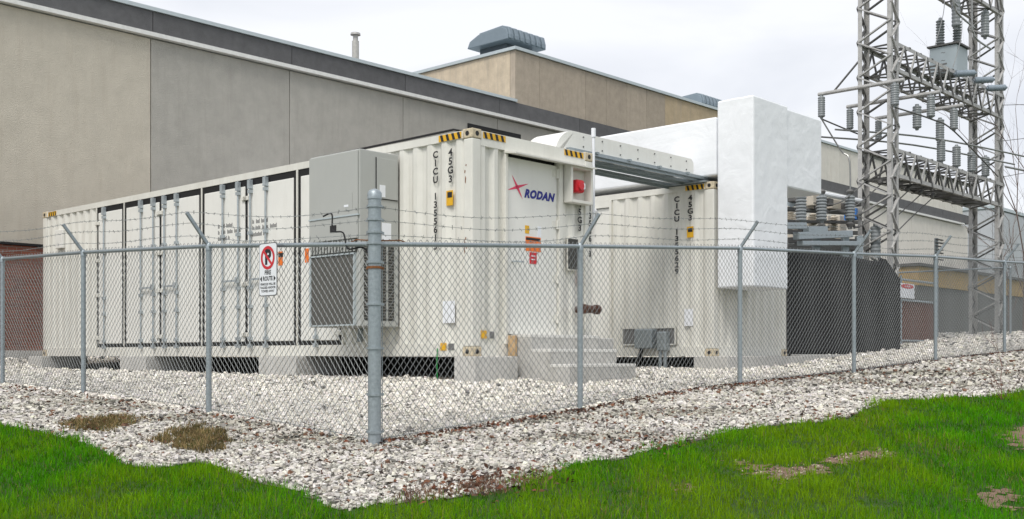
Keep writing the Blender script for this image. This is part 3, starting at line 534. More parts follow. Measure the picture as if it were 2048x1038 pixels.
# ------------------------------------------------------------------ lattice gantry
t = gan = thing('lattice_gantry', 'weathered steel lattice gantry of two towers joined by trusses', 'lattice tower', (17.5, 1.1, .3))
WE, WS = .40, .80
TW = [(14.27, .77, .05), (21.23, .80, .3)]; TOPZ = 10.6
def lattice_tower(a0, b0, z0):
    cs = [(a0, b0), (a0+WE, b0), (a0+WE, b0+WS), (a0, b0+WS)]; sg = [(1, 1), (-1, 1), (-1, -1), (1, -1)]
    for (a, b), (i, j) in zip(cs, sg): MB().angle((a, b, z0-.2), (a, b, TOPZ), .10, (i, 0, 0), (0, j, 0)).build('leg', 'lattice', t)
    P = .8; n = int((TOPZ-z0)/P)
    for fi in range(4):
        (a1, b1), (a2, b2) = cs[fi], cs[(fi+1) % 4]
        for i in range(n):
            za, zb_ = z0+i*P, z0+(i+.5)*P; zc = z0+(i+1)*P; rev = fi in (2, 1)
            p, q = ((a1, b1), (a2, b2)) if not rev else ((a2, b2), (a1, b1))
            for (pp, z1), (qq, z2) in (((p, za), (q, zb_)), ((q, zb_), (p, zc))): MB().bar((*pp, z1), (*qq, z2), .065 if fi in (0, 2) else .065, .03).build('brace', 'lattice' if fi in (0, 3) else 'darksteel', t)  # rear faces take the dark copy, painted as their shaded side
for q in TW: lattice_tower(*q)
def truss(zb, zt, npan=10):
    a0, a1 = TW[0][0]+WE, TW[1][0]; b0, b1 = .78, 1.56
    for b in (b0, b1):
        for z, s in ((zb, 1), (zt, -1)): MB().angle((a0-.35, b, z), (a1+.35, b, z), .085, (0, 1 if b == b0 else -1, 0), (0, 0, s)).build('truss_chord', 'lattice', t)
        for i in range(npan):
            x0, x1, x2 = (a0+(a1-a0)*(i+k)/npan for k in (0, .5, 1)); m = 'lattice' if b == b0 else 'darksteel'  # rear web painted in the shaded tone
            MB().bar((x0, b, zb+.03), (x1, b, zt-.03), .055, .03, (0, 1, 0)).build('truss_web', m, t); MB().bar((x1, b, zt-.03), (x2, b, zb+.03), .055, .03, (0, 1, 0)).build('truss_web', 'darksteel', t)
    for z in (zb, zt):
        for i in range(npan):
            x0, x1 = a0+(a1-a0)*i/npan, a0+(a1-a0)*(i+1)/npan; p, q = (b0, b1) if i % 2 else (b1, b0)
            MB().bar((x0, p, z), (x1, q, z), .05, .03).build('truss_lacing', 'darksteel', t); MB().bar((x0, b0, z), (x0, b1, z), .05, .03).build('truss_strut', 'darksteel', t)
truss(6.52, 7.2); truss(4.1, 4.76); truss(9.35, 10.05)
for i in range(9): x = 15+i*.7; MB().box(x, x+.32, .8, 1.54, 4.15, 4.2).build('grating_plank', 'darksteel', t)
# outrigger poles carrying insulators, all along b
def gz(u, v, D): return atD(u, v, D)
def outrigger(a, z, blist, L, brace=True):
    MB().tube([(a, min(blist)-.1 if min(blist) < .6 else .3, z), (a, max(blist)+.15, z)], .045, 8).build('outrigger_pole', 'lattice', t)
POLES = []
for (ul, vl), (ur, br_) in (((1643, 188), (1800, .55)), ((1700, 213), (1872, .15)), ((1757, 236), (1918, .15))):
    a = onB(br_, ur)[0]; bl_, zl = onA(a, ul, vl); POLES.append((a, bl_, br_, zl)); MB().tube([(a, bl_+.08, zl), (a, br_-.1, zl)], .045, 8).build('outrigger_pole', 'lattice', t)
a, bl_, br_, zl = POLES[0]; MB().tube([(14.3, 1.57, zl+.62), (a, bl_-.3, zl)], .025, 6).build('outrigger_stay', 'darksteel', t)
INS = []
def string(label, a, b, z, L=.62, r=.10, d=(0, 0, -1), grp='hanging porcelain insulators'):
    o = insulator(MB(), (a, b, z), L, r, d).top('insulator', 'porcelain', label, 'insulator', (a, b, z), grp, smooth=True); INS.append((a, b, z-L)); return o
NTH = ('first', 'second', 'third', 'fourth', 'fifth', 'sixth')
for i, (a, b1_, b0_, z) in enumerate(POLES): string('grey insulator at the rear end of the %s outrigger pole from the near tower' % NTH[i], a, b1_, z-.03, .56, .085)
for i, (a, b1_, b0_, z) in enumerate(POLES): string('grey insulator on the front part of the %s outrigger pole from the near tower' % NTH[i], a, b0_+.12, z-.03, .56, .095)
for i, u in enumerate((1834, 1880)): a_, z_ = onB(.9, u, 6.5); string('grey insulator hanging under the upper truss, %s from the near tower' % NTH[i], a_, .9, 6.02-.1*i, .62, .105)
for i, u in enumerate((1882, 1913, 1943, 1971)): string('grey insulator standing on the lower truss, %s from the near tower' % NTH[i], onB(.85, u)[0], .85, 4.78, .60, .105, (0, 0, 1), 'standing porcelain insulators')
for i, u in enumerate((1855, 1912, 1970)): string('grey insulator hanging under the topmost truss, %s from the near tower' % NTH[i], onB(.9, u)[0], .9, 9.33, (.55, 1.0, .8)[i], .11)
# transformer box with bushings, arresters
p0 = atD(1912, 152, 27.6); t = thing('voltage_transformer', 'pale grey steel transformer box with bushings on the upper truss', 'transformer', (p0[0], p0[1], p0[2]))
a, b, z = 18.25, .95, 7.24
MB().box(a, a+.75, b-.15, b+.55, z, z+.68).build('tank', 'trafo', t, bevel=.015); MB().prism([(b-.2, z+.69), (b+.6, z+.69), (b+.6, z+.73), (b-.2, z+.73)], 'a', a-.05, a+.8).build('lid', 'darksteel', t)
for x, y in ((a+.2, b+.35), (a+.55, b+.05)): insulator(MB(), (x, y, z+.73), .75, .11, (0, 0, 1), 9, .7).build('bushing', 'porcelain', t, smooth=True)
lettering('~\n~', .2, 'A', a-.002, b+.2, z+.42, 'greyink', t); MB().box(a-.004, a, b+.1, b+.3, z+.2, z+.24).build('rating_plate', 'greyink', t)
for i, (u, v_) in enumerate(((1908, 148), (1946, 161), (1972, 177))):
    aa, zz = onB(.7, u, v_); insulator(MB(), (aa, .7, zz), .56, .085, (CT, -ST, .05), 6, .93).top('surge_arrester', 'arrester', 'blue-grey arrester lying on the upper truss, %s from the transformer box' % NTH[i], 'arrester', (aa, .7, zz), 'surge arresters on the truss', smooth=True)
# tubular bus and jumpers
def wire(name, label, cat, pts, r, m='bus', n=6, grp=None):
    P = [Vector(p) for p in pts]; Q = []
    for i in range(len(P)-1):
        p0_, p1_, p2_, p3_ = P[max(i-1, 0)], P[i], P[i+1], P[min(i+2, len(P)-1)]
        for k in range(6): q = k/6; Q.append(.5*((2*p1_)+(p2_-p0_)*q+(2*p0_-5*p1_+4*p2_-p3_)*q*q+(3*p1_-p0_-3*p2_+p3_)*q**3))
    Q.append(P[-1]); return MB().tube(Q, r, n).top(name, m, label, cat, tuple(P[0]), grp, smooth=True)
for i, a in enumerate((15.6, 16.7, 17.9)):
    b = .3; wire('bus_tube', 'bent aluminium bus tube looping below the topmost truss, %s from the near tower' % NTH[i], 'bus tube', [(a, b, 11.2), (a, b, 9.1-.35*i), (a+.12, b+.0, 8.75-.35*i), (a+.4, b, 8.62-.35*i), (a+2.2, b+.3, 8.72-.3*i)], .025, grp='looped bus tubes')
    wire('jumper_wire', 'thin jumper wire dropping from a looped bus tube, %s from the near tower' % NTH[i], 'wire', [(a+.55, b, 8.62-.35*i), (a+.5, b, 8.1-.35*i), (a+.25, b+.1, 7.3-.3*i)], .01, grp='jumper wires')
wire('bus_tube', 'tall bus tube bent over beside the far lattice tower', 'bus tube', [(21.4, -.1, 8.75), (22.0, -.1, 8.85), (22.3, -.1, 8.5), (22.3, -.1, 6.0), (22.3, -.1, 5.3), (22.0, -.1, 5.0), (20.0, .2, 4.95)], .03)
for i, (b, z) in enumerate(((-.1, 5.35), (.4, 5.25))): wire('bus_tube', ('straight bus tube level with the insulator tops, nearer the yard fence', 'straight bus tube level with the insulator tops, nearer the factory')[i], 'bus tube', [(14.6, b+2.4, z+.05), (17, b+1, z), (21.3, b, z-.05)], .022, grp='level bus tubes')
wire('span_wire', 'cable spanning between the hanging insulators', 'wire', [INS[0], INS[1], INS[2]], .018, 'darksteel'); wire('span_wire', 'cable running from pole insulators toward the far tower', 'wire', [INS[3], INS[4], INS[5], (21.2, .8, 4.9)], .018, 'darksteel')
wire('jumper_wire', 'bent conductor dropping from the outermost insulator', 'wire', [INS[0], (14.7, 2.2, 4.9), (14.75, 2.0, 4.6), (14.75, 2.0, 3.2)], .02)
for i in range(6):
    a = 13.2+i*.75; wire('jumper_wire', 'sagging lead from switchgear to lower truss, %s from the white duct' % NTH[i], 'wire', [(a-1.6, 1.3, 3.25-.1*i), (a-.6, 1.2, 3.35), (a+.6, 1.1, 4.0)], .014, 'darksteel', grp='sagging leads')
    insulator(MB(), (a+.6, 1.1, 4.08), .22, .05, (-.8, 0, -.5), 3).top('small_insulator', 'darksteel', 'small dark insulator under the lower truss, %s from the white duct' % NTH[i], 'insulator', (a+.6, 1.1, 4.08), 'small lead insulators')
string('tall grey insulator inside the near lattice tower', 14.4, 1.2, 3.05, .9, .12, grp='standing porcelain insulators')
for i, (z, z2) in enumerate(((6.9, 7.6), (5.9, 6.9), (4.9, 6.1))): wire('overhead_wire', ('uppermost', 'middle', 'lowest')[i]+' thin overhead wire leaving the far tower', 'wire', [(21.4, .9, z), (24, -.5, (z+z2)/2-.1), (30, -3.5, z2)], .009, 'darksteel', grp='overhead wires')

# ------------------------------------------------------------------ chain link fences
def fence(label, posts, outn, grp, arms=True, skip_first=False, step=.042, mesh_r=.0031, barbed=True, ztop0=None, name='chain_link_fence'):
    a, b, zb, zt = posts[0]; t = thing(name, label, 'fence', (a, b, zb), grp); ox, oy = outn
    for i, (a, b, zb, zt) in enumerate(posts):
        if i == 0 and skip_first: continue
        p = MB().tube([(a, b, zb-.15), (a, b, zt-.01)], .031, 12).build('post', 'galv', t, smooth=True)
        MB().lathe([(.037, 0), (.037, .06), (.02, .085)], (a, b, zt-.05), n=12).build('loop_cap', 'galv', p, smooth=True)
        if arms: MB().bar((a, b, zt+.0), (a+ox*.27, b+oy*.27, zt+.34), .028, .035).build('barb_arm', 'galv', p)
    L = [0]
    for p, q in zip(posts[:-1], posts[1:]): L.append(L[-1]+math.hypot(q[0]-p[0], q[1]-p[1]))
    arr = np.array(posts)
    def at(s): return [np.interp(s, L, arr[:, k]) for k in range(4)]
    MB().tube([(p[0], p[1], p[3]) for p in posts], .022, 10).build('top_rail', 'galv', t, smooth=True)
    s0 = .09 if skip_first else 0; N = int((L[-1]-s0)/step); H = 1.88; M_ = int(H/.043)
    ss = s0+np.arange(N)*step; jj = np.arange(M_+1)
    sg, jg = np.meshgrid(ss, jj, indexing='ij'); ig = np.arange(N)[:, None]; s2 = sg+np.where((jg+ig) % 2 == 0, -.02*step, step*1.02); s2 = np.minimum(s2, L[-1])
    pa, pb, pzb, pzt = at(s2); fr = jg/M_; wob = .012*np.sin(s2*2.1+fr*3)+.006*np.sin(s2*7.3)
    off = -.036+wob+np.where((jg+ig) % 2 == 0, .004, -.004)
    Pm = np.stack([pa+ox*off, pb+oy*off, pzb+.01+(pzt+.05-pzb-.01)*fr], -1)
    d = np.stack([np.full_like(pa, 0.), np.full_like(pa, 0.), np.full_like(pa, 1.)], -1)
    tang = np.array([-oy, ox, 0]); nor = np.array([ox, oy, 0]); offs = [tang*mesh_r*1.2, -tang*mesh_r*.6+nor*mesh_r, -tang*mesh_r*.6-nor*mesh_r]
    V_ = np.stack([Pm+o for o in offs], 2).reshape(-1, 3)-np.array(BASE[t]); idx = np.arange(N*(M_+1)*3).reshape(N, M_+1, 3); fs = []
    for k in range(3):
        k2 = (k+1) % 3; fs.append(np.stack([idx[:, :-1, k], idx[:, :-1, k2], idx[:, 1:, k2], idx[:, 1:, k]], -1).reshape(-1, 4))
    me = bpy.data.meshes.new('chain_link_mesh'); me.from_pydata(V_.tolist(), [], np.concatenate(fs).tolist()); me.materials.append(M['wire'])
    o = bpy.data.objects.new('chain_link_mesh', me); S.collection.objects.link(o); o.parent = t; o['kind'] = 'stuff'
    MB().tube([(p[0]-ox*.03, p[1]-oy*.03, p[2]+.06) for p in posts], .004, 5).build('tension_wire', 'wire', t)
    if barbed:
        for w in range(3):
            fr_ = (.3, .66, .98)[w]; pts = []; k = MB(); s = 0.
            while s <= L[-1]+.01:
                q = at(s); u = min(1, s/1.5) if skip_first else 1; sag = .015*math.sin(s*2.2+w)
                if ztop0 and s < L[1]: u = s/L[1]; zz = (ztop0[w])*(1-u)+(q[3]+.34*fr_)*u
                else: u = 1; zz = q[3]+.34*fr_
                pts.append((q[0]+ox*.27*fr_*u, q[1]+oy*.27*fr_*u, zz+sag)); s += .12
            k.tube(pts, .0028, 4)
            for p in pts[1:-1]:
                for e in range(2): dd = Vector((random.uniform(-1, 1), random.uniform(-1, 1), random.uniform(-1, 1))).normalized()*.022; k.tube([Vector(p)-dd, Vector(p)+dd], .0022, 3)
            k.build('barbed_wire', 'wire', t)
    return t
CP = (-3.44, -2.16, -.816, 1.014)
LP = [CP, (-3.35, .72, -.632, 1.198), (-3.22, 3.88, -.491, 1.339), (-3.18, 6.45, -.421, 1.409), (-3.1, 9.4, -.34, 1.49)]
RP = [CP, (-.37, -2.06, -.604, 1.226), (2.96, -2.1, -.389, 1.441), (5.93, -2.3, -.273, 1.557), (9.02, -2.32, -.112, 1.718), (12.79, -2.2, .04, 1.87), (16.2, -2.2, .2, 2.03)]
wz = (1.10, 1.22, 1.34)
LP = [(a, b, g(a, b)-.01, zt) for a, b, zb, zt in LP]; RP = [(a, b, g(a, b)-.01, zt) for a, b, zb, zt in RP]
fence('galvanized chain-link fence with barbed wire along the container side doors', LP, (-1, 0), 'chain-link fences', skip_first=True, ztop0=wz)
fence('galvanized chain-link fence with barbed wire past the steps, duct and black screen', RP, (0, -1), 'chain-link fences', skip_first=True, ztop0=wz)
a, b = CP[:2]; zb = g(a, b); t = thing('corner_post', 'thick galvanized corner post joining both fence runs', 'fence post', (a, b, zb))
MB().tube([(a, b, zb-.3), (a, b, 1.46)], .06, 20).build('pipe', 'galv', t, smooth=True); MB().lathe([(.066, 0), (.066, .055), (.05, .08), (.015, .095)], (a, b, 1.42), n=20).build('post_cap', 'galv', t, smooth=True)
for z, r in ((1.345, .072), (1.225, .072), (1.11, .072), (1.01, .074), (.84, .074), (.79, .07), (.46, .072), (.06, .072), (-.36, .072), (-.7, .072)):
    bd_ = MB().lathe([(r, 0), (r, .022)], (a, b, z), n=20).box(a-.005, a+.005, b+.06, b+.11, z, z+.022).box(a+.06, a+.11, b-.005, b+.005, z, z+.022).build('brace_band', 'rust' if z == .79 else 'galv', t)
for q in ((a+.01, b+.1), (a+.1, b+.01)): MB().bar((*q, zb+.03), (*q, 1.03), .018, .006).build('tension_bar', 'galv', t)
k = MB()
for q in ((.02, .35), (.4, .02)): k.tube([(a+q[0], b+q[1], 1.06), (a+q[0]*.8, b+q[1]*.8, 1.075), (a+.03, b+.03, 1.05)], .006, 5)
k.build('tie_wire', 'rust', t)
# loose twisted cable at the rail beside the corner post
wire('loose_cable', 'kinked black cable hanging over the rail by the corner post', 'cable', [(a, b+.75, 1.33), (a, b+.62, 1.34), (a-.02, b+.58, 1.18), (a, b+.45, 1.15), (a, b+.38, 1.0), (a+.02, b+.2, 1.0), (a+.02, b+.1, .93)], .008, 'rubber')
# far return fence and gate on the right
farp = [(21.4, .54), (18.2, 4.6), (16.0, 8.0)]; farp = [(p[0], p[1], g(*p)-.02, g(*p)+1.85) for p in farp]
fence('distant chain-link fence behind the lattice towers', farp, (-.78, -.62), 'chain-link fences', barbed=False, arms=False, step=.05)
ga0, ga1 = onB(1.6, 1800)[0], onB(1.6, 1868)[0]; t = thing('yard_gate', 'low grey pipe-framed gate with brown sheet infill beside the black screen', 'gate', (ga0, 1.6, .1))
zt_, zb_ = onB(1.6, 1835, 603)[1], onB(1.6, 1835, 682)[1]; MB().box(ga0, ga1, 1.6, 1.62, zb_, zt_).build('infill_sheet', 'brown', t)
for p, q in (((ga0, 1.58, zt_), (ga1, 1.58, zt_)), ((ga0, 1.58, zb_), (ga1, 1.58, zb_)), ((ga0, 1.58, zb_-.2), (ga0, 1.58, 2.0)), ((ga1, 1.58, zb_-.2), (ga1, 1.58, 2.0)), ((ga0, 1.58, 1.9), (ga1, 1.58, 1.9))): MB().tube([p, q], .03).build('frame_pipe', 'galv', t)
sg0 = onB(1.5, 1800)[0]; z1_ = onB(1.5, 1812, 567)[1]; z0_ = onB(1.5, 1812, 596)[1]; sg1 = onB(1.5, 1829)[0]
t = thing('danger_sign', 'white danger sign with a red oval hung on the yard gate', 'sign', ((sg0+sg1)/2, 1.5, z0_)); MB().box(sg0, sg1, 1.5, 1.51, z0_, z1_).build('plate', 'white', t)
am, zm = (sg0+sg1)/2, z1_-.07; MB().add([(am+.44*(sg1-sg0)*math.cos(q), 1.495, zm+.055*math.sin(q)) for q in np.linspace(0, 2*math.pi, 20, endpoint=False)], [tuple(range(20))]).build('red_oval', 'red', t)
lettering('DANGER', .075, 'B', 1.492, am, zm, 'white', t, sx=1.1)
# no parking sign
sb = (onA(-3.47, 519)[0]+onA(-3.47, 555)[0])/2; z1_ = 1.135; z0_ = .60; sw = .155; pl = -3.475
t = thing('no_parking_sign', 'white no parking fire route sign wired to the fence', 'sign', (pl, sb, z0_))
def rrect(u0, u1, z0, z1, r): return [(u+r*math.cos(q), z+r*math.sin(q)) for (u, z, q0) in ((u1-r, z1-r, 0), (u0+r, z1-r, 1), (u0+r, z0+r, 2), (u1-r, z0+r, 3)) for q in np.linspace(q0*math.pi/2, (q0+1)*math.pi/2, 5)]
MB().prism(rrect(sb-sw, sb+sw, z0_, z1_, .035), 'a', pl, pl+.004).build('border', 'greyink', t); MB().prism(rrect(sb-sw+.01, sb+sw-.01, z0_+.01, z1_-.01, .03), 'a', pl-.002, pl).build('plate', 'white', t)
cz = z1_-.15; ring = MB(); n = 36
for q in range(n):
    for r in (.088, .118): an = 2*math.pi*q/n; ring.v.append((pl-.0045, sb+r*math.cos(an), cz+r*math.sin(an)))
for q in range(n): ring.f.append((2*q, 2*q+1, (2*q+3) % (2*n), (2*q+2) % (2*n)))
ring.build('red_ring', 'red', t); lettering('P', .2, 'A', pl-.003, sb, cz, 'black', t, bold=.01); MB().add([(pl-.005, sb+u, cz+z) for u, z in ((.08, .06), (.06, .08), (-.08, -.06), (-.06, -.08))], [(0, 1, 2, 3)]).build('red_slash', 'red', t)
lettering('FIRE', .06, 'A', pl-.003, sb, z0_+.235, 'black', t, bold=.002); lettering('ROUTE', .06, 'A', pl-.003, sb, z0_+.175, 'black', t, bold=.002, sx=.85)
for s_ in (1, -1): MB().add([(pl-.003, sb+s_*.135, z0_+.175), (pl-.003, sb+s_*.1, z0_+.205), (pl-.003, sb+s_*.1, z0_+.145)], [(0, 1, 2)]).build('arrow', 'black', t)
lettering('VEHICLES WILL BE\nTAGGED AND/OR\nTOWED AWAY', .032, 'A', pl-.003, sb, z0_+.085, 'black', t, bold=.001, lead=1.1)

# ------------------------------------------------------------------ far right background
p = atD(1833, 572, 46); q = atD(2150, 572, 60)
t = thing('tan_brick_shed', 'low tan brick shed with dark lower wall beyond the far fence', 'building', (p[0], p[1], 0))
MB().box(p[0], p[0]+26, p[1]-.02, p[1]+6, .0, 2.95).build('lower_wall', 'darksteel', t); MB().box(p[0], p[0]+26, p[1]-.1, p[1]+6, 2.96, 3.75).build('brick_wall', 'tanbrick', t); MB().box(p[0]-.1, p[0]+26.1, p[1]-.2, p[1]+6.1, 3.76, 3.88).build('roof_edge', 'darksteel', t)
p = atD(1985, 400, 80); t = thing('metal_clad_building', 'pale grey metal-clad building far behind the lattice tower', 'building', (p[0], p[1], 0))
for i in range(14): MB().box(p[0]+i*1.6, p[0]+i*1.6+1.58, p[1]-.1, p[1]-.02, .5, 10.6).build('siding_panel', 'farmetal', t)
MB().box(p[0]-.02, p[0]+23, p[1], p[1]+14, .5, 10.7).build('wall_core', 'farmetal', t); MB().box(p[0]-.1, p[0]+23, p[1]-.15, p[1]+14, 10.72, 10.95).build('roof_edge', 'coping', t)
wp = atD(1880, 498, 30); t = thing('exhaust_louver', 'small angled metal louver stack beside the fence arm', 'louver', (wp[0], wp[1], wp[2]))
for i in range(7): MB().box(wp[0]-.2, wp[0]+.25, wp[1], wp[1]+.05, wp[2]-.3+.09*i, wp[2]-.27+.09*i).build('louver_blade', 'darksteel', t)
MB().bar((wp[0], wp[1]+.1, g(wp[0], wp[1])-.1), (wp[0], wp[1]+.1, wp[2]+.3), .08).build('post', 'galv', t)
def bare_tree(name, label, base, h, lean, r, depth=4, m='bark', seed=1, cat='tree', spread=.6):
    rd = random.Random(seed); t = thing(name, label, cat, base); tr, br = MB(), MB()
    def grow(p, d, L, r, lev):
        pts = [p]; dd = d.copy(); n = 4
        for i in range(n): dd = (dd+Vector((rd.uniform(-.16, .16), rd.uniform(-.16, .16), rd.uniform(-.05, .12)))).normalized(); pts.append(pts[-1]+dd*L/n)
        (tr if lev == 0 else br).tube(pts, r, 6 if lev < 2 else 4, r*.45)
        if lev < depth:
            for i in range(3 if lev else 6):
                k = rd.randint(1, n); nd = (dd+Vector((rd.uniform(-1, 1), rd.uniform(-1, 1), rd.uniform(-.3, .6)))*spread*1.4).normalized(); grow(pts[k], nd, L*rd.uniform(.45, .7), r*.5, lev+1)
    grow(Vector(base)-Vector((0, 0, .15)), Vector(lean).normalized(), h, r, 0); tr.build('trunk', m, t); br.build('branches', m, t); return t
for i, (u, D, h, rr) in enumerate(((2046, 33, 5.0, .028), (2066, 31, 6.4, .03), (2018, 38, 2.9, .022))):
    X = (u-1024)/F*D; a, b = ab(X, D); bare_tree('bare_tree', ('slender bare tree standing just right of the far lattice tower', 'tall leafless tree at the right edge of the substation', 'small leafless tree behind the far lattice tower')[i], (a, b, g(a, b)), h, (.05, -.05, 1), rr, 4, seed=3+i)
a, b = unproject(2003, 800); bare_tree('twig_sapling', 'thin reddish leafless sapling growing at the gravel edge', (a, b, g(a, b)), .55, (.05, 0, 1), .006, 3, 'redtwig', 11, 'sapling', .45)

# ------------------------------------------------------------------ gravel stones, lawn, litter
def scatter_mesh(name, V_, Fq, tint, m, label, cat):
    me = bpy.data.meshes.new(name); nv, nf = len(V_), len(Fq); k = Fq.shape[1]
    me.vertices.add(nv); me.vertices.foreach_set('co', V_.astype(np.float32).ravel()); me.loops.add(nf*k); me.loops.foreach_set('vertex_index', Fq.astype(np.int32).ravel())
    me.polygons.add(nf); me.polygons.foreach_set('loop_start', np.arange(nf, dtype=np.int32)*k); me.polygons.foreach_set('loop_total', np.full(nf, k, np.int32)); me.update()
    at = me.attributes.new('tint', 'FLOAT_COLOR', 'POINT'); at.data.foreach_set('color', np.c_[tint, np.ones(nv)].astype(np.float32).ravel()); me.materials.append(M[m])
    me.polygons.foreach_set('use_smooth', np.zeros(nf, bool)); me.validate()
    o = bpy.data.objects.new(name, me); S.collection.objects.link(o); o['kind'] = 'stuff'; tag(o, label, cat); return o
def toXYZ(a, b, z): return np.stack([X0+a*CT-b*ST, Y0+a*ST+b*CT, CAMZ+z], -1)
def inview(a, b, m=250):
    X = X0+a*CT-b*ST; Y = Y0+a*ST+b*CT; u = 1024+F*X/np.maximum(Y, .1); return (Y > 3.5) & (u > -m) & (u < 2048+m), Y
def noise2(a, b, sc, seed=0):
    r = np.random.default_rng(seed); o = np.zeros_like(a)
    for i in range(6): k = r.normal(size=2)*sc*(1.6**(i % 3)); o += np.sin(a*k[0]+b*k[1]+r.uniform(0, 6.3))
    return o/3
FT = [(a, 'x') for a in ()]
PATCH = [np.array([unproject(*p) for p in poly]) for poly in (
 [(1462,920),(1500,930),(1560,935),(1650,930),(1655,945),(1600,955),(1560,965),(1510,948)], [(1640,918),(1700,908),(1765,898),(1788,910),(1740,920),(1680,930)], [(1945,1000),(1985,975),(2030,990),(2030,1015),(1990,1022)], [(2008,870),(2048,850),(2090,850),(2090,905),(2040,905)], [(1360,972),(1395,968),(1395,985),(1365,985)])]
TUFT = [np.array([unproject(*p) for p in poly]) for poly in (
 [(118,852),(165,845),(215,840),(258,838),(255,852),(205,862),(185,868),(150,862)], [(310,882),(345,870),(380,862),(395,850),(412,868),(462,868),(440,890),(430,905),(400,912),(365,905),(330,890)],
 [(760,1003),(830,990),(900,985),(950,965),(1010,970),(1075,955),(1060,975),(960,995),(850,1006)])]
covered = lambda a, b: ((a > -.1) & (a < 2.6) & (b > .3) & (b < 12)) | ((a > A2) & (a < A2+2.5) & (b > .5)) | ((a > .72) & (a < 2.44) & (b > -1.0) & (b < .1))
for P in PATCH:
    lo, hi = P.min(0)-.25, P.max(0)+.25; A_, B_ = np.arange(lo[0], hi[0], .035), np.arange(lo[1], hi[1], .035); ca, cb = np.meshgrid(A_[:-1]+.017, B_[:-1]+.017, indexing='ij')
    gridmesh('bare_dirt', A_, B_, 'dirt', .005, inside(P, ca+noise2(ca, cb, 14, 9)*.09, cb+noise2(ca, cb, 14, 5)*.09))
# stones
N = 720000; a = rng.uniform(-12, 26, N); b = rng.uniform(-7.5, 13.6, N); v, Y = inview(a, b, 600); v &= inview(a, b, 60)[0] | (rng.random(N) < .3)
keep = v & inside(POLY, a, b) & ~covered(a, b) & (Y < 34); dens = np.clip((12.5/np.maximum(Y, 6))**2.0, .10, 1); keep &= rng.random(N) < dens*np.where((b < -2.1) | (a < -3.4), .78, 1)
a, b, Y = a[keep], b[keep], Y[keep]
near = (Y < 14); nn = int(near.sum()*1.5); ja = rng.normal(0, .06, nn); jb = rng.normal(0, .06, nn); ix = rng.choice(np.where(near)[0], nn); a2_, b2_ = a[ix]+ja, b[ix]+jb; k2 = inside(POLY, a2_, b2_); a = np.r_[a, a2_[k2]]; b = np.r_[b, b2_[k2]]
npatch = 0
for P in PATCH[:2]:
    c = P.mean(0); q = rng.uniform(-1.6, 1.6, (5000, 2))+c; q = q[inside(P, q[:, 0]+noise2(q[:, 0], q[:, 1], 10, 6)*.1, q[:, 1])]; npatch += len(q); a = np.r_[a, q[:, 0]]; b = np.r_[b, q[:, 1]]
Y = inview(a, b)[1]; n = len(a)
cube = np.array([(x, y, z) for x in (-1, 1) for y in (-1, 1) for z in (-1, 1)], float); cf = np.array([(0,1,3,2),(4,6,7,5),(0,4,5,1),(2,3,7,6),(1,5,7,3)])
sz = rng.gamma(7, .00138, n).clip(.004, .022)*np.clip(Y/13, .85, 1.9); sz[len(sz)-npatch:] *= .6; P = cube[None]*np.stack([sz*rng.uniform(.7, 1.5, n), sz*rng.uniform(.6, 1.2, n), sz*rng.uniform(.45, .85, n)], -1)[:, None]+rng.normal(0, .30, (n, 8, 3))*sz[:, None, None]
an = rng.uniform(0, 6.28, n); ti = rng.normal(0, .5, n); c_, s_ = np.cos(an)[:, None], np.sin(an)[:, None]; ct, st_ = np.cos(ti)[:, None], np.sin(ti)[:, None]
x, y, z = P[..., 0], P[..., 1], P[..., 2]; y, z = y*ct-z*st_, y*st_+z*ct; x, y = x*c_-y*s_, x*s_+y*c_
cen = toXYZ(a, b, ground(a, b)+.006+sz*rng.uniform(.05, 1.2, n)); Vv = np.stack([x, y, z], -1)+cen[:, None]
outer = (b < -2.1) | (a < -3.4); worn = np.clip(noise2(a, b, 1.1, 21)+.1*noise2(a, b, 4, 22), 0, 1)*outer; br = np.clip(rng.normal(.64, .11, n), .25, .88); br = np.where(rng.random(n) < np.where(outer, .13+.15*worn, .04), rng.uniform(.08, .3, n), br); br *= np.where(outer, .95-.28*worn, 1.17)
tint = br[:, None]*np.stack([np.ones(n), np.full(n, .955)+rng.normal(0, .015, n), np.full(n, .87)-.05*worn+rng.normal(0, .03, n)], -1)
brown = rng.random(n) < (.03+.09*worn)*outer; tint[brown] = np.array([.20, .11, .07])*rng.uniform(.6, 1.3, (brown.sum(), 1))
tint[n-npatch:] *= np.array([.9, .78, .7])*rng.uniform(.5, 1.15, (npatch, 1)); scatter_mesh('gravel', Vv.reshape(-1, 3), (np.arange(n)[:, None, None]*8+cf[None]).reshape(-1, 4), np.repeat(tint, 8, 0), 'stone', 'white crushed limestone gravel covering the fenced yard and border', 'gravel')
print('stones', n)
def blades(name, a, b, L, w, tint, m, label, cat, lean=.5, rise=-.002):
    n = len(a); p = toXYZ(a, b, ground(a, b)+rise); an = rng.uniform(0, 6.28, n); ln = np.abs(rng.normal(0, lean, n)); dx = np.stack([np.cos(an), np.sin(an), np.zeros(n)], -1)
    tn = rng.uniform(0, 6.28, n); sd_ = np.stack([np.cos(tn), np.sin(tn), np.zeros(n)], -1)*w[:, None]/2; up = np.array([0, 0, 1.])
    m1 = p+(up*np.cos(ln*.5)[:, None]+dx*np.sin(ln*.5)[:, None])*(L*.55)[:, None]; tp = m1+(up*np.cos(ln*1.5)[:, None]+dx*np.sin(ln*1.5)[:, None])*(L*.5)[:, None]
    Vv = np.stack([p-sd_, p+sd_, m1+sd_*.8, m1-sd_*.8, tp+sd_*.12, tp-sd_*.12], 1); F_ = np.array([(0, 1, 2, 3), (3, 2, 4, 5)])
    return scatter_mesh(name, Vv.reshape(-1, 3), (np.arange(n)[:, None, None]*6+F_[None]).reshape(-1, 4), np.repeat(tint, 6, 0), m, label, cat)
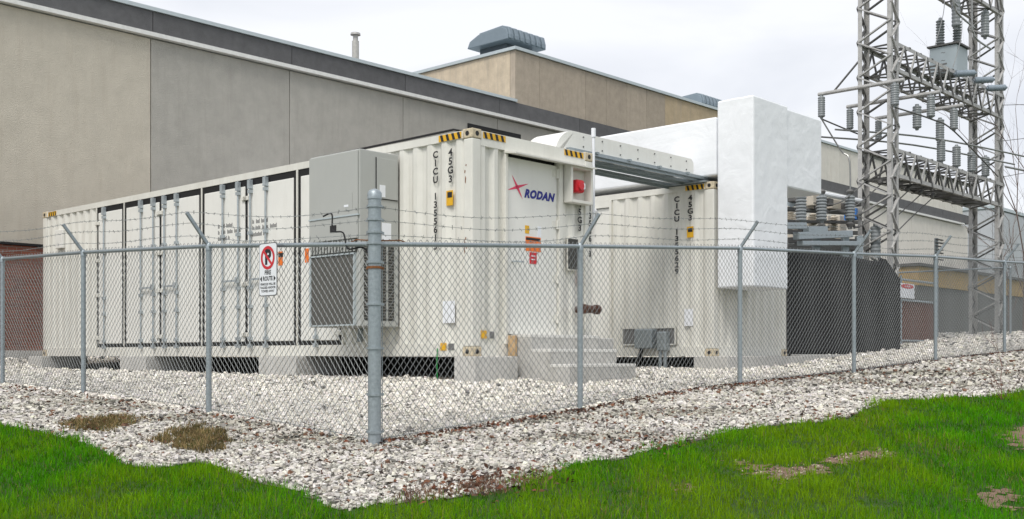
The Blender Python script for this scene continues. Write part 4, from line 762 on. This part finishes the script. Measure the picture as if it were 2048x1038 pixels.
N = 1600000; a = rng.uniform(-12, 16, N); b = rng.uniform(-12, 9, N); v, Y = inview(a, b, 700); v &= inview(a, b, 60)[0] | (rng.random(N) < .45); edge = noise2(a, b, 9, 4)*.13+rng.normal(0, .05, N)
keep = v & ~inside(POLY, a+edge*.5, b+edge) & (Y > 4.2) & (Y < 22) & (rng.random(N) < np.clip((8.5/np.maximum(Y, 5))**1.6, .12, 1))
for P in PATCH: keep &= ~(inside(P, a+noise2(a, b, 14, 9)*.09, b+noise2(a, b, 14, 5)*.09) & (rng.random(N) < .86))
a, b, Y = a[keep], b[keep], Y[keep]; n = len(a); print('blades', n)
f1 = noise2(a, b, 1.3, 2); f2 = noise2(a, b, 4.5, 3); f3 = rng.normal(0, 1, n)
tint = np.array([.062, .26, .004])*(1+.34*f2+.26*f3)[:, None].clip(.35, 1.9); yel = np.clip(.42+.5*f1+.3*f2+.25*rng.normal(0, 1, n), 0, 1)[:, None]*.66; tint = tint*(1-yel)+np.array([.235, .33, .008])*yel*(1+.2*f3)[:, None].clip(.4, 1.6)
dry = rng.random(n) < .012+.10*np.clip(noise2(a, b, 2.2, 40)-.25, 0, 1); tint[dry] = np.array([.30, .25, .09])*rng.uniform(.6, 1.1, (dry.sum(), 1))
blades('lawn_grass', a, b, rng.uniform(.035, .085, n)*(1+.45*f2).clip(.45, 1.7), rng.uniform(.0035, .0065, n)*np.clip(Y/8, .9, 1.8), tint.clip(0, 1), 'grass', 'bright green lawn grass in front of the gravel border', 'grass', .75)
for i, P in enumerate(TUFT):
    c = P.mean(0); q = rng.uniform(-1.5, 1.5, (80000, 2))+c; q = q[inside(P, q[:, 0]+noise2(q[:, 0], q[:, 1], 12, i)*.13+rng.normal(0, .05, len(q)), q[:, 1]+noise2(q[:, 0], q[:, 1], 12, i+7)*.13+rng.normal(0, .05, len(q)))]; n = len(q)
    if i == 2: q = q[:n//4]; n = len(q)
    gmix = (rng.random(n) < (.35 if i < 2 else .02))[:, None]; tint = np.where(gmix, np.array([.10, .11, .035]), np.array([.34, .25, .12]) if i < 2 else np.array([.24, .14, .09]))*rng.uniform(.35, 1.5, (n, 1))*(1+.35*noise2(q[:, 0], q[:, 1], 9, 31))[:, None].clip(.4, 1.6)
    blades('dead_grass', q[:, 0], q[:, 1], rng.uniform(.03, .08, n), rng.uniform(.004, .008, n), tint, 'straw', ('flattened brown dead grass patch in the gravel before the side doors', 'larger mound of brown dead grass in the gravel near the lawn corner', 'dry straw strewn along the lawn edge before the corner post')[i], 'dead grass', 1.1, .012)
def litter(name, a, b, sz, label, cols):
    n = len(a); cen = toXYZ(a, b, ground(a, b)+.03+rng.uniform(0, .015, n)); d1 = rng.normal(0, 1, (n, 3)); d1[:, 2] *= .4; d1 /= np.linalg.norm(d1, axis=1)[:, None]; d2 = rng.normal(0, 1, (n, 3)); d2[:, 2] *= .4; d2 -= (d2*d1).sum(1)[:, None]*d1; d2 /= np.linalg.norm(d2, axis=1)[:, None]
    s1 = sz[:, None]; Vv = np.stack([cen-d1*s1, cen+d2*s1*.5+np.array([0, 0, .006]), cen+d1*s1, cen-d2*s1*.5+np.array([0, 0, .004])], 1); tint = np.array(cols)[rng.integers(0, len(cols), n)]*rng.uniform(.6, 1.3, (n, 1))
    scatter_mesh(name, Vv.reshape(-1, 3), np.arange(n*4).reshape(-1, 4), np.repeat(tint, 4, 0), 'leaf', label, 'leaves')
s_ = rng.uniform(0, 1, 2400); ra = -3.44+s_*20; rb = -2.14-np.abs(rng.normal(0, .10, 2400))
la = rng.normal(-3.42, .1, 260)-.05; lb = rng.uniform(-2.2, 7, 260); U = rng.uniform; oa, ob = U(-6, 14, 2600), U(-6.5, -2.2, 2600); ok = inside(POLY, oa, ob) & (noise2(oa, ob, 1.6, 8) > .15); oa, ob = oa[ok], ob[ok]
q = np.concatenate([P.mean(0)+rng.normal(0, .3, (90, 2)) for P in TUFT]); d_ = np.concatenate([unproject(*p)+rng.normal(0, .22, (60, 2)) for p in ((900, 975), (1000, 970), (1060, 960), (1250, 905), (1330, 890), (1650, 838))])
A_ = np.r_[ra, la, oa, q[:, 0], d_[:, 0]]; B_ = np.r_[rb, lb, ob, q[:, 1], d_[:, 1]]; litter('fallen_leaves', A_, B_, rng.uniform(.012, .034, len(A_)), 'dry reddish-brown leaves caught along the fence foot', [(.15, .05, .025), (.10, .05, .03), (.05, .035, .03), (.2, .09, .05)])
